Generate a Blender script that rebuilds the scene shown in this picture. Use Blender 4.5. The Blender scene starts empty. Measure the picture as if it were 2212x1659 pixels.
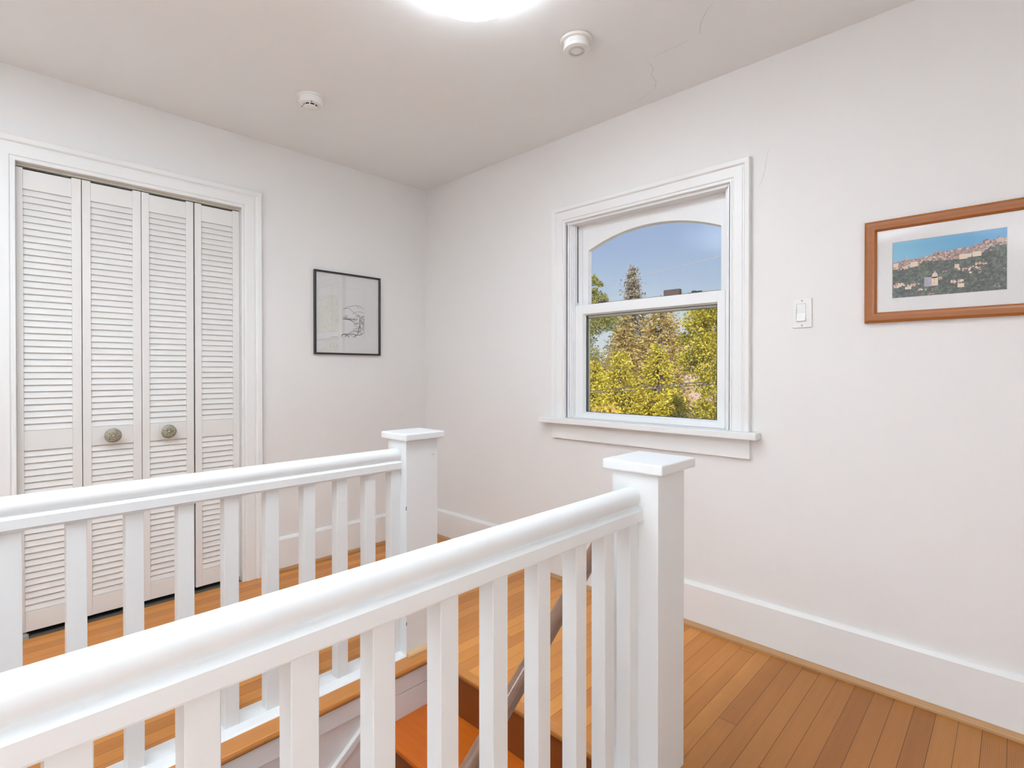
import bpy, bmesh, math, random
from mathutils import Vector, Matrix
random.seed(7)
scn = bpy.context.scene
COL = scn.collection
INK=[(1.2,[(-0.648,1.551),(-0.63,1.556),(-0.618,1.564),(-0.593,1.57),(-0.562,1.578),(-0.539,1.577),(-0.523,1.569),(-0.501,1.558)]),(1.2,[(-0.65,1.55),(-0.626,1.555),(-0.605,1.554),(-0.593,1.544),(-0.577,1.532),(-0.556,1.52),(-0.539,1.516),(-0.533,1.509)]),(1,[(-0.587,1.518),(-0.577,1.524),(-0.569,1.533),(-0.552,1.537),(-0.531,1.539),(-0.51,1.537),(-0.499,1.531)]),(1,[(-0.56,1.577),(-0.548,1.566),(-0.531,1.56)]),(2.6,[(-0.654,1.485),(-0.626,1.485),(-0.602,1.483),(-0.585,1.475),(-0.569,1.469)]),(1.4,[(-0.634,1.49),(-0.601,1.487),(-0.577,1.485),(-0.552,1.489)]),(2,[(-0.569,1.469),(-0.577,1.461),(-0.565,1.46),(-0.54,1.465)]),(3,[(-0.531,1.513),(-0.533,1.486),(-0.531,1.456),(-0.54,1.429),(-0.548,1.395)]),(2.2,[(-0.531,1.456),(-0.527,1.434),(-0.525,1.404)]),(2,[(-0.567,1.454),(-0.558,1.441)]),(1.6,[(-0.51,1.511),(-0.514,1.488),(-0.499,1.473)]),(2,[(-0.499,1.515),(-0.518,1.504),(-0.527,1.487),(-0.519,1.468),(-0.499,1.458)]),(1.6,[(-0.523,1.464),(-0.51,1.454),(-0.499,1.451)]),(1.6,[(-0.535,1.448),(-0.552,1.44),(-0.56,1.428)]),(1.6,[(-0.535,1.433),(-0.556,1.428),(-0.577,1.431)]),(1.6,[(-0.544,1.418),(-0.569,1.418),(-0.585,1.423)]),(1.6,[(-0.523,1.43),(-0.51,1.427),(-0.499,1.432)]),(1.6,[(-0.552,1.408),(-0.577,1.412),(-0.593,1.406),(-0.608,1.403)]),(2.6,[(-0.646,1.39),(-0.614,1.394),(-0.585,1.395),(-0.561,1.389),(-0.531,1.39),(-0.5,1.405)]),(3.2,[(-0.658,1.371),(-0.658,1.384),(-0.646,1.39),(-0.626,1.385)]),(3.2,[(-0.636,1.372),(-0.63,1.381),(-0.618,1.383),(-0.61,1.377),(-0.608,1.37)]),(2.4,[(-0.579,1.372),(-0.569,1.381),(-0.561,1.389)]),(2.4,[(-0.567,1.371),(-0.563,1.381),(-0.552,1.387)]),(2,[(-0.634,1.39),(-0.602,1.387),(-0.577,1.378)]),(1.4,[(-0.519,1.4),(-0.519,1.381)]),(1.4,[(-0.727,1.37),(-0.69,1.371)]),(1.3,[(-0.649,1.486),(-0.649,1.492),(-0.651,1.497)]),(1.3,[(-0.645,1.485),(-0.643,1.495),(-0.642,1.505)]),(1.3,[(-0.64,1.485),(-0.64,1.493),(-0.641,1.5)]),(1.3,[(-0.638,1.485),(-0.639,1.491),(-0.633,1.497)]),(1.3,[(-0.633,1.485),(-0.631,1.5),(-0.635,1.515)]),(1.3,[(-0.63,1.485),(-0.629,1.498),(-0.626,1.511)]),(1.3,[(-0.625,1.485),(-0.625,1.49),(-0.623,1.496)]),(1.3,[(-0.623,1.484),(-0.623,1.491),(-0.626,1.498)]),(1.3,[(-0.618,1.484),(-0.618,1.5),(-0.619,1.516)]),(1.3,[(-0.614,1.484),(-0.612,1.491),(-0.61,1.498)]),(1.3,[(-0.612,1.484),(-0.611,1.489),(-0.611,1.495)]),(1.3,[(-0.609,1.484),(-0.607,1.488),(-0.612,1.493)]),(1.3,[(-0.605,1.483),(-0.607,1.49),(-0.604,1.498)]),(1.3,[(-0.601,1.483),(-0.598,1.488),(-0.603,1.493)]),(1.3,[(-0.597,1.483),(-0.597,1.487),(-0.599,1.491)]),(1.3,[(-0.594,1.483),(-0.595,1.491),(-0.592,1.499)]),(1.3,[(-0.589,1.483),(-0.591,1.486),(-0.59,1.489)]),(1.3,[(-0.585,1.483),(-0.587,1.489),(-0.586,1.496)]),(1.3,[(-0.583,1.482),(-0.585,1.488),(-0.58,1.494)]),(1.3,[(-0.578,1.482),(-0.576,1.492),(-0.572,1.502)]),(1.3,[(-0.576,1.482),(-0.574,1.487),(-0.572,1.491)]),(1.3,[(-0.571,1.482),(-0.571,1.491),(-0.567,1.501)]),(1.3,[(-0.568,1.482),(-0.568,1.485),(-0.571,1.489)]),(1.3,[(-0.564,1.481),(-0.565,1.491),(-0.568,1.5)]),(1.3,[(-0.561,1.481),(-0.56,1.485),(-0.562,1.489)]),(1.3,[(-0.557,1.481),(-0.554,1.484),(-0.557,1.488)]),(1.3,[(-0.549,1.505),(-0.56,1.511),(-0.543,1.515)]),(1.3,[(-0.56,1.455),(-0.566,1.449),(-0.574,1.454)]),(1.3,[(-0.514,1.468),(-0.502,1.471),(-0.524,1.469)]),(1.3,[(-0.56,1.463),(-0.566,1.459),(-0.548,1.464)]),(1.3,[(-0.56,1.482),(-0.566,1.488),(-0.571,1.472)]),(1.3,[(-0.554,1.505),(-0.544,1.507),(-0.535,1.509)]),(1.3,[(-0.506,1.44),(-0.499,1.439),(-0.506,1.451)]),(1.3,[(-0.549,1.413),(-0.54,1.409),(-0.556,1.408)]),(1.3,[(-0.512,1.441),(-0.505,1.443),(-0.506,1.437)]),(1.3,[(-0.546,1.407),(-0.535,1.416),(-0.528,1.396)]),(1.3,[(-0.52,1.509),(-0.511,1.517),(-0.503,1.506)]),(1.3,[(-0.559,1.492),(-0.556,1.493),(-0.549,1.481)]),(1.3,[(-0.549,1.511),(-0.539,1.521),(-0.535,1.522)]),(1.3,[(-0.512,1.425),(-0.503,1.427),(-0.499,1.434)]),(1.3,[(-0.52,1.476),(-0.511,1.475),(-0.521,1.475)]),(1.3,[(-0.561,1.507),(-0.559,1.509),(-0.547,1.505)]),(1.3,[(-0.554,1.47),(-0.548,1.472),(-0.572,1.46)]),(1.3,[(-0.51,1.505),(-0.509,1.509),(-0.499,1.511)]),(1.3,[(-0.548,1.457),(-0.537,1.465),(-0.562,1.453)]),(1.3,[(-0.507,1.456),(-0.508,1.453),(-0.499,1.468)]),(1.3,[(-0.507,1.492),(-0.512,1.489),(-0.51,1.484)]),(1.3,[(-0.552,1.413),(-0.56,1.419),(-0.552,1.417)]),(1.3,[(-0.529,1.41),(-0.524,1.42),(-0.536,1.409)]),(1.3,[(-0.532,1.432),(-0.532,1.44),(-0.542,1.422)]),(1.3,[(-0.54,1.425),(-0.529,1.426),(-0.534,1.423)]),(1.3,[(-0.543,1.409),(-0.544,1.404),(-0.55,1.399)]),(1.3,[(-0.513,1.444),(-0.514,1.452),(-0.503,1.449)]),(1.3,[(-0.521,1.499),(-0.531,1.505),(-0.509,1.508)]),(1.3,[(-0.506,1.472),(-0.504,1.477),(-0.501,1.484)]),(1.3,[(-0.537,1.406),(-0.545,1.406),(-0.544,1.411)]),(1.3,[(-0.561,1.508),(-0.55,1.506),(-0.55,1.501)]),(1.3,[(-0.502,1.497),(-0.5,1.499),(-0.5,1.486)]),(1.3,[(-0.515,1.404),(-0.524,1.403),(-0.508,1.398)]),(1.3,[(-0.524,1.419),(-0.528,1.414),(-0.527,1.416)]),(1.3,[(-0.506,1.435),(-0.511,1.44),(-0.513,1.431)]),(1.3,[(-0.5,1.413),(-0.502,1.416),(-0.499,1.418)]),(1.3,[(-0.537,1.511),(-0.544,1.512),(-0.529,1.509)]),(1.3,[(-0.54,1.405),(-0.537,1.412),(-0.556,1.391)]),(1.3,[(-0.5,1.41),(-0.499,1.415),(-0.516,1.416)]),(1.3,[(-0.549,1.407),(-0.54,1.405),(-0.562,1.413)]),(1.3,[(-0.544,1.405),(-0.552,1.402),(-0.537,1.404)]),(1.3,[(-0.502,1.485),(-0.501,1.492),(-0.517,1.497)]),(1.3,[(-0.543,1.498),(-0.553,1.492),(-0.551,1.487)]),(1.3,[(-0.518,1.431),(-0.515,1.426),(-0.504,1.426)]),(1.3,[(-0.527,1.434),(-0.522,1.436),(-0.527,1.444)]),(1.3,[(-0.509,1.459),(-0.52,1.466),(-0.499,1.467)]),(1.3,[(-0.538,1.435),(-0.53,1.44),(-0.542,1.437)]),(1.3,[(-0.561,1.412),(-0.572,1.406),(-0.574,1.42)]),(1.3,[(-0.509,1.421),(-0.516,1.421),(-0.51,1.415)]),(1.3,[(-0.551,1.418),(-0.539,1.418),(-0.535,1.407)]),(1.3,[(-0.539,1.416),(-0.531,1.417),(-0.554,1.412)]),(1.3,[(-0.505,1.48),(-0.502,1.476),(-0.501,1.493)]),(1.3,[(-0.523,1.485),(-0.514,1.485),(-0.53,1.474)]),(1.3,[(-0.523,1.475),(-0.515,1.471),(-0.508,1.466)]),(1.3,[(-0.521,1.434),(-0.519,1.436),(-0.503,1.439)])]
RIDGE=[(2.751,1.541),(2.766,1.545),(2.782,1.547),(2.801,1.548),(2.822,1.549),(2.84,1.551),(2.855,1.555),(2.87,1.562),(2.883,1.565),(2.898,1.563),(2.915,1.562),(2.927,1.567),(2.949,1.566),(2.965,1.567),(2.971,1.573),(2.987,1.575),(3.008,1.581),(3.028,1.581),(3.048,1.581)]
TOWN=[(2.751,1.52),(2.779,1.52),(2.822,1.524),(2.84,1.538),(2.875,1.533),(2.913,1.531),(2.949,1.531),(2.989,1.541),(3.008,1.56),(3.048,1.567)]
BLD=[(2.785,1.56,2.79,1.545,2),(2.752,1.538,2.766,1.526,0),(2.801,1.538,2.822,1.521,0),(2.754,1.527,2.795,1.512,1),(2.92,1.514,2.932,1.501,0),(2.927,1.504,2.965,1.488,1),(2.971,1.514,2.997,1.503,1),(2.971,1.501,2.99,1.491,1),(2.84,1.48,2.86,1.448,3),(2.86,1.479,2.877,1.449,0),(2.861,1.488,2.876,1.475,0),(2.877,1.477,2.889,1.463,1),(2.907,1.468,2.941,1.451,1),(2.928,1.449,2.945,1.436,0),(2.752,1.469,2.792,1.451,1),(2.792,1.463,2.828,1.451,1),(2.786,1.454,2.804,1.444,0),(2.822,1.444,2.843,1.434,1),(2.844,1.427,2.867,1.417,1),(3.023,1.592,3.028,1.57,2),(2.987,1.586,3.023,1.569,2),(2.932,1.545,2.952,1.529,0),(2.952,1.545,2.963,1.533,0),(2.965,1.549,2.987,1.533,0),(2.887,1.502,2.911,1.491,2),(3.034,1.582,3.048,1.57,1),(2.957,1.485,2.964,1.479,0)]
DOME=[(2.868,1.493),(2.868,1.499),(2.862,1.486)]
SIG=[(3.008,1.427),(3.021,1.433),(3.017,1.426),(3.024,1.43),(3.025,1.425),(3.032,1.431),(3.03,1.426),(3.041,1.429)]
SIG2=[(2.754,1.41),(2.759,1.408),(2.762,1.41),(2.767,1.407),(2.773,1.408)]
LAMP_E=46.0; GLOBE_E=8.5; REAR_E=2; LZ=.6; WELL_FILL_W=2500; HALL_FILL_W=320; SKY_E=1.09; SUN_E=7.4; EXPO=-0.13; CLIP0=15
# ------------------------------------------------------------------ helpers
class MB:
    def __init__(s): s.v=[]; s.f=[]; s.m=[]
    def add(s, vs, fs, mi=0):
        b=len(s.v); s.v+= [tuple(p) for p in vs]
        for f in fs: s.f.append([b+i for i in f]); s.m.append(mi)
    def box(s,x0,x1,y0,y1,z0,z1,mi=0):
        s.add([(x0,y0,z0),(x1,y0,z0),(x1,y1,z0),(x0,y1,z0),(x0,y0,z1),(x1,y0,z1),(x1,y1,z1),(x0,y1,z1)],
              [(0,3,2,1),(4,5,6,7),(0,1,5,4),(1,2,6,5),(2,3,7,6),(3,0,4,7)],mi)
    def prism(s,poly,axis,a0,a1,mi=0):
        """poly: 2D points; axis x->(y,z) y->(x,z) z->(x,y)"""
        def P(p,a):
            return (a,p[0],p[1]) if axis=='x' else ((p[0],a,p[1]) if axis=='y' else (p[0],p[1],a))
        n=len(poly)
        s.add([P(p,a0) for p in poly]+[P(p,a1) for p in poly],
              [list(range(n))[::-1],[n+i for i in range(n)]]+[(i,(i+1)%n,n+(i+1)%n,n+i) for i in range(n)],mi)
    def lathe(s,prof,c,axis='z',seg=48,mi=0):
        """prof: (radius, height) along axis"""
        n=len(prof); vs=[]
        for k in range(seg):
            a=2*math.pi*k/seg; ca,sa=math.cos(a),math.sin(a)
            for r,h in prof:
                if axis=='z': vs.append((c[0]+r*ca,c[1]+r*sa,c[2]+h))
                elif axis=='x': vs.append((c[0]+h,c[1]+r*ca,c[2]+r*sa))
                else: vs.append((c[0]+r*ca,c[1]+h,c[2]+r*sa))
        fs=[]
        for k in range(seg):
            for i in range(n-1):
                a=k*n+i; b=((k+1)%seg)*n+i
                fs.append((a,b,b+1,a+1))
        s.add(vs,fs,mi)
    def tube(s,pts,r,seg=10,mi=0,cap=True):
        pts=[Vector(p) for p in pts]; vs=[]; n=len(pts)
        up=Vector((0,0,1))
        for i,p in enumerate(pts):
            d=(pts[min(i+1,n-1)]-pts[max(i-1,0)]).normalized()
            u=up if abs(d.dot(up))<.95 else Vector((1,0,0))
            a=d.cross(u).normalized(); b=a.cross(d)
            rr=r[i] if isinstance(r,(list,tuple)) else r
            for k in range(seg):
                t=2*math.pi*k/seg; vs.append(p+a*rr*math.cos(t)+b*rr*math.sin(t))
        fs=[]
        for i in range(n-1):
            for k in range(seg):
                fs.append((i*seg+k,i*seg+(k+1)%seg,(i+1)*seg+(k+1)%seg,(i+1)*seg+k))
        if cap: fs.append(list(range(seg))[::-1]); fs.append([(n-1)*seg+k for k in range(seg)])
        s.add(vs,fs,mi)
    def sweep(s,path,prof,to3,closed=False,mi=0):
        """profile (d outward, t thickness) mitred along a 2D path; outward is to the right of travel"""
        n=len(path); E=[]
        for i in range(n if closed else n-1):
            a=path[i]; b=path[(i+1)%n]; L=math.hypot(b[0]-a[0],b[1]-a[1]); E.append(((b[1]-a[1])/L,-(b[0]-a[0])/L))
        vs=[]; k=len(prof)
        for i in range(n):
            if closed: n1,n2=E[i-1],E[i]
            else: n1=E[max(i-1,0)]; n2=E[min(i,n-2)]
            q=1+n1[0]*n2[0]+n1[1]*n2[1]; m=((n1[0]+n2[0])/q,(n1[1]+n2[1])/q)
            for d,t in prof: vs.append(to3(path[i][0]+m[0]*d,path[i][1]+m[1]*d,t))
        fs=[]
        for i in range(n if closed else n-1):
            j=(i+1)%n
            for a in range(k):
                b=(a+1)%k; fs.append((i*k+a,i*k+b,j*k+b,j*k+a))
        if not closed: fs.append(list(range(k))[::-1]); fs.append([(n-1)*k+a for a in range(k)])
        s.add(vs,fs,mi)
    def strip(s,pts,w,nrm,mi=0):
        """thin flat ribbon along 3D points lying in a plane with normal nrm"""
        pts=[Vector(p) for p in pts]; nrm=Vector(nrm); n=len(pts); vs=[]
        for i,p in enumerate(pts):
            d=(pts[min(i+1,n-1)]-pts[max(i-1,0)])
            if d.length<1e-9: d=Vector((0,0,1))
            a=d.normalized().cross(nrm).normalized()*w*.5*(1 if 0<i<n-1 else .45)
            vs+= [p-a,p+a]
        s.add(vs,[(2*i,2*i+1,2*i+3,2*i+2) for i in range(n-1)],mi)
    def build(s,name,mats,parent=None,bevel=0,smooth=None,seg=2,fix=True):
        me=bpy.data.meshes.new(name); me.from_pydata(s.v,[],s.f)
        if not isinstance(mats,(list,tuple)): mats=[mats]
        for m in mats: me.materials.append(m)
        for p,mi in zip(me.polygons,s.m): p.material_index=mi
        if fix:
            bm=bmesh.new(); bm.from_mesh(me); bmesh.ops.recalc_face_normals(bm,faces=bm.faces[:]); bm.to_mesh(me); bm.free()
        me.update()
        o=bpy.data.objects.new(name,me); COL.objects.link(o)
        if parent is not None:
            o.parent=parent; o.matrix_parent_inverse=Matrix.Translation(-Vector(parent.location)) if parent.type=='EMPTY' else Matrix.Identity(4)
        if bevel:
            b=o.modifiers.new('bevel','BEVEL'); b.width=bevel; b.segments=seg; b.limit_method='ANGLE'; b.angle_limit=math.radians(40)
        if smooth is not None:
            for p in me.polygons: p.use_smooth=True
            try:
                me.set_sharp_from_angle(angle=math.radians(smooth))
            except Exception: pass
        return o
def tag(o,label=None,cat=None,group=None,kind=None):
    if label: o['label']=label
    if cat: o['category']=cat
    if group: o['group']=group
    if kind: o['kind']=kind
    return o
def thing(name,loc,label,cat,group=None,kind=None):
    o=bpy.data.objects.new(name,None); COL.objects.link(o); o.location=loc; o.empty_display_size=.1
    return tag(o,label,cat,group,kind)

# ------------------------------------------------------------------ materials
def new_mat(name):
    m=bpy.data.materials.new(name); m.use_nodes=True; nt=m.node_tree
    b=nt.nodes['Principled BSDF']; return m,nt,b
def paint(name,col,rough=.5,var=.02,scale=3.0,bump=.0,bscale=200,spec=.5,coat=0):
    m,nt,b=new_mat(name); N=nt.nodes; L=nt.links
    tc=N.new('ShaderNodeTexCoord'); no=N.new('ShaderNodeTexNoise'); no.inputs['Scale'].default_value=scale; no.inputs['Detail'].default_value=4
    L.new(tc.outputs['Object'],no.inputs['Vector'])
    r=N.new('ShaderNodeMapRange'); r.inputs['To Min'].default_value=1-var; r.inputs['To Max'].default_value=1+var; L.new(no.outputs['Fac'],r.inputs['Value'])
    mx=N.new('ShaderNodeMix'); mx.data_type='RGBA'; mx.blend_type='MULTIPLY'; mx.inputs['Factor'].default_value=1
    mx.inputs['A'].default_value=(*col,1); L.new(r.outputs['Result'],mx.inputs['B']); L.new(mx.outputs['Result'],b.inputs['Base Color'])
    b.inputs['Roughness'].default_value=rough; b.inputs['Specular IOR Level'].default_value=spec
    if coat: b.inputs['Coat Weight'].default_value=coat; b.inputs['Coat Roughness'].default_value=.15
    if bump:
        n2=N.new('ShaderNodeTexNoise'); n2.inputs['Scale'].default_value=bscale; n2.inputs['Detail'].default_value=2; L.new(tc.outputs['Object'],n2.inputs['Vector'])
        bp=N.new('ShaderNodeBump'); bp.inputs['Strength'].default_value=bump; bp.inputs['Distance'].default_value=.002; L.new(n2.outputs['Fac'],bp.inputs['Height']); L.new(bp.outputs['Normal'],b.inputs['Normal'])
    return m
def wood(name,c1,c2,axis='y',rough=.35,pitch=None,off=0,grain=1.0,coat=.0,x_tint=None,seam=.3,spec=.35):
    """plank / board wood; grain runs along axis; pitch = board width for a strip floor"""
    m,nt,b=new_mat(name); N=nt.nodes; L=nt.links
    tc=N.new('ShaderNodeTexCoord'); sp=N.new('ShaderNodeSeparateXYZ'); L.new(tc.outputs['Object'],sp.inputs[0])
    def math_(op,a,b_=None,c=None):
        n=N.new('ShaderNodeMath'); n.operation=op
        for i,v in enumerate((a,b_,c)):
            if v is None: continue
            if isinstance(v,(int,float)): n.inputs[i].default_value=v
            else: L.new(v,n.inputs[i])
        return n.outputs[0]
    ax={'x':0,'y':1,'z':2}[axis]; cr={'x':1,'y':0,'z':0}[axis]; th={'x':2,'y':2,'z':1}[axis]
    along=sp.outputs[ax]; across=sp.outputs[cr]; third=sp.outputs[th]
    if pitch:
        q=math_('DIVIDE',math_('SUBTRACT',across,off),pitch); bid=math_('FLOOR',q); fr=math_('FRACT',q)
        # end joints: each strip is cut at its own random length
        w0=N.new('ShaderNodeTexWhiteNoise'); w0.noise_dimensions='1D'; L.new(bid,w0.inputs['W'])
        al=math_('ADD',math_('DIVIDE',along,3.4),math_('MULTIPLY',w0.outputs['Value'],7.0)); jid=math_('FLOOR',al); jf=math_('FRACT',al)
        cv=N.new('ShaderNodeCombineXYZ'); L.new(bid,cv.inputs[0]); L.new(jid,cv.inputs[1])
        w=N.new('ShaderNodeTexWhiteNoise'); w.noise_dimensions='2D'; L.new(cv.outputs[0],w.inputs['Vector']); rnd=w.outputs['Value']
    else: rnd=None
    sc=N.new('ShaderNodeCombineXYZ')
    shift=math_('MULTIPLY',rnd,37.0) if rnd else 0.0
    L.new(math_('MULTIPLY',across,60*grain),sc.inputs[0]); L.new(math_('ADD',math_('MULTIPLY',along,2.2*grain),shift),sc.inputs[1]); L.new(math_('MULTIPLY',third,60*grain),sc.inputs[2])
    no=N.new('ShaderNodeTexNoise'); no.inputs['Scale'].default_value=1; no.inputs['Detail'].default_value=6; no.inputs['Roughness'].default_value=.6; L.new(sc.outputs[0],no.inputs['Vector'])
    # growth rings
    wv=N.new('ShaderNodeTexWave'); wv.wave_type='BANDS'; wv.bands_direction='X'; wv.inputs['Scale'].default_value=1.0; wv.inputs['Distortion'].default_value=2.5; wv.inputs['Detail'].default_value=2; wv.inputs['Detail Scale'].default_value=.6
    s2=N.new('ShaderNodeCombineXYZ'); L.new(math_('ADD',math_('MULTIPLY',across,70*grain),shift),s2.inputs[0]); L.new(math_('MULTIPLY',along,1.5*grain),s2.inputs[1]); L.new(math_('MULTIPLY',third,70*grain),s2.inputs[2]); L.new(s2.outputs[0],wv.inputs['Vector'])
    f=math_('ADD',math_('MULTIPLY',no.outputs['Fac'],.50),math_('MULTIPLY',wv.outputs['Fac'],.34))
    if rnd: f=math_('ADD',f,math_('MULTIPLY',math_('SUBTRACT',rnd,.5),.46))
    mx=N.new('ShaderNodeMix'); mx.data_type='RGBA'; mx.clamp_factor=True; L.new(f,mx.inputs['Factor']); mx.inputs['A'].default_value=(*c1,1); mx.inputs['B'].default_value=(*c2,1)
    col=mx.outputs['Result']
    if x_tint:   # darker tint multiplied in at higher x, its edge broken by noise
        r=N.new('ShaderNodeMapRange'); r.interpolation_type='SMOOTHSTEP'; r.inputs['From Min'].default_value=x_tint[0]; r.inputs['From Max'].default_value=x_tint[1]
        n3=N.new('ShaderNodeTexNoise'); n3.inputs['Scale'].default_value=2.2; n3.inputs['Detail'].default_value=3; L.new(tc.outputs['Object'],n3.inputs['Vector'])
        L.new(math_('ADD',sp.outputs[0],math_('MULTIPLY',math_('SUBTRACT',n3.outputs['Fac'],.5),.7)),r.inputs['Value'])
        m3=N.new('ShaderNodeMix'); m3.data_type='RGBA'; m3.blend_type='MULTIPLY'; L.new(r.outputs['Result'],m3.inputs['Factor']); L.new(col,m3.inputs['A']); m3.inputs['B'].default_value=(*x_tint[2],1); col=m3.outputs['Result']
    if pitch:
        e=math_('MINIMUM',fr,math_('SUBTRACT',1,fr)); d1=math_('LESS_THAN',e,.018)
        e2=math_('MINIMUM',jf,math_('SUBTRACT',1,jf)); d2=math_('LESS_THAN',e2,.0004)
        dd=math_('MULTIPLY',math_('MAXIMUM',d1,d2),1-seam)
        m2=N.new('ShaderNodeMix'); m2.data_type='RGBA'; m2.blend_type='MULTIPLY'; L.new(dd,m2.inputs['Factor']); L.new(col,m2.inputs['A']); m2.inputs['B'].default_value=(.22,.14,.09,1); col=m2.outputs['Result']
    L.new(col,b.inputs['Base Color'])
    rr=N.new('ShaderNodeMapRange'); rr.inputs['To Min'].default_value=rough-.07; rr.inputs['To Max'].default_value=rough+.1; L.new(no.outputs['Fac'],rr.inputs['Value']); L.new(rr.outputs['Result'],b.inputs['Roughness'])
    bp=N.new('ShaderNodeBump'); bp.inputs['Strength'].default_value=.12; bp.inputs['Distance'].default_value=.001; L.new(no.outputs['Fac'],bp.inputs['Height']); L.new(bp.outputs['Normal'],b.inputs['Normal'])
    b.inputs['Specular IOR Level'].default_value=spec
    if coat: b.inputs['Coat Weight'].default_value=coat; b.inputs['Coat Roughness'].default_value=.12
    return m
def glass_mat(name,tint=(1,1,1),boost=1.0):
    m=bpy.data.materials.new(name); m.use_nodes=True; nt=m.node_tree; N=nt.nodes; L=nt.links; N.clear()
    o=N.new('ShaderNodeOutputMaterial'); t=N.new('ShaderNodeBsdfTransparent'); t.inputs[0].default_value=(*tint,1)
    g=N.new('ShaderNodeBsdfGlossy'); g.inputs['Roughness'].default_value=.0; g.inputs['Color'].default_value=(1,1,1,1)
    fr=N.new('ShaderNodeFresnel'); fr.inputs['IOR'].default_value=1.5
    ge=N.new('ShaderNodeNewGeometry'); mm=N.new('ShaderNodeMath'); mm.operation='MULTIPLY'; mm.inputs[1].default_value=boost
    # the pane is one thin slab: reflect at the face towards the viewer
    bf=N.new('ShaderNodeMath'); bf.operation='SUBTRACT'; bf.inputs[0].default_value=1; L.new(ge.outputs['Backfacing'],bf.inputs[1])
    L.new(fr.outputs[0],mm.inputs[0]); m2=N.new('ShaderNodeMath'); m2.operation='MULTIPLY'; L.new(mm.outputs[0],m2.inputs[0]); L.new(bf.outputs[0],m2.inputs[1])
    mx=N.new('ShaderNodeMixShader'); L.new(m2.outputs[0],mx.inputs[0]); L.new(t.outputs[0],mx.inputs[1]); L.new(g.outputs[0],mx.inputs[2]); L.new(mx.outputs[0],o.inputs['Surface'])
    return m
def emis(name,col,s):
    m=bpy.data.materials.new(name); m.use_nodes=True; nt=m.node_tree; b=nt.nodes['Principled BSDF']
    b.inputs['Base Color'].default_value=(.9,.9,.88,1); b.inputs['Roughness'].default_value=.3
    b.inputs['Emission Color'].default_value=(*col,1); b.inputs['Emission Strength'].default_value=s
    return m
def leafmat(name,c1,c2,trans=.35):
    m=bpy.data.materials.new(name); m.use_nodes=True; nt=m.node_tree; N=nt.nodes; L=nt.links; N.clear()
    o=N.new('ShaderNodeOutputMaterial'); ge=N.new('ShaderNodeNewGeometry')
    mx=N.new('ShaderNodeMix'); mx.data_type='RGBA'; mx.inputs['A'].default_value=(*c1,1); mx.inputs['B'].default_value=(*c2,1); L.new(ge.outputs['Random Per Island'],mx.inputs['Factor'])
    d=N.new('ShaderNodeBsdfDiffuse'); t=N.new('ShaderNodeBsdfTranslucent'); L.new(mx.outputs['Result'],d.inputs[0]); L.new(mx.outputs['Result'],t.inputs[0])
    s=N.new('ShaderNodeMixShader'); s.inputs[0].default_value=trans; L.new(d.outputs[0],s.inputs[1]); L.new(t.outputs[0],s.inputs[2]); L.new(s.outputs[0],o.inputs['Surface'])
    return m

WALL=paint('wall_paint',(.855,.832,.805),.62,.012,1.4,.10,350)
CEIL=paint('ceiling_paint',(.915,.935,.935),.7,.012,1.2,.12,300)
TRIM=paint('white_trim_paint',(.875,.868,.845),.38,.01,5,.05,120)
RAILP=paint('rail_gloss_paint',(.845,.85,.835),.42,.01,8,.10,90)
DOORP=paint('louvre_door_paint',(.80,.775,.735),.42,.01,6,.04,150)
VINYL=paint('white_vinyl',(.88,.88,.87),.3,.005,4)
PLAST=paint('white_plastic',(.88,.87,.84),.32,.008,20)
PLASTC=paint('cream_plastic',(.86,.83,.77),.35,.008,20)
DARK=paint('dark_slot',(.02,.02,.018),.7,.05,10)
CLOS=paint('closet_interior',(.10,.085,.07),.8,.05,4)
BLACKF=paint('black_frame_lacquer',(.016,.016,.017),.35,.1,60)
TAUPE=paint('taupe_exterior_metal',(.27,.235,.19),.5,.04,10)
TRACKM=paint('track_enamel',(.60,.56,.47),.5,.04,10)
BRONZE=paint('dark_bronze',(.085,.065,.055),.4,.05,30)
BOXBR=paint('dark_brown_plastic',(.14,.095,.08),.45,.05,30)
PAPER=paint('mat_board',(.80,.775,.755),.8,.01,20,.05,500)
INK_=paint('ink',(.03,.022,.028),.7,.05,30)
INKF=paint('faint_ink',(.35,.32,.31),.7,.05,30)
SCREW=paint('painted_screw',(.55,.54,.52),.4,.05,50)
CHIP=paint('chipped_paint_mark',(.05,.045,.04),.8,.05,50)
CRACK=paint('plaster_crack',(.50,.49,.47),.9,.05,50)
METAL,_nt,_b=new_mat('brushed_steel'); _b.inputs['Base Color'].default_value=(.55,.53,.48,1); _b.inputs['Metallic'].default_value=.9; _b.inputs['Roughness'].default_value=.35
_n=_nt.nodes.new('ShaderNodeTexNoise'); _n.inputs['Scale'].default_value=60; _nt.links.new(_n.outputs['Fac'],_b.inputs['Roughness'])
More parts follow.
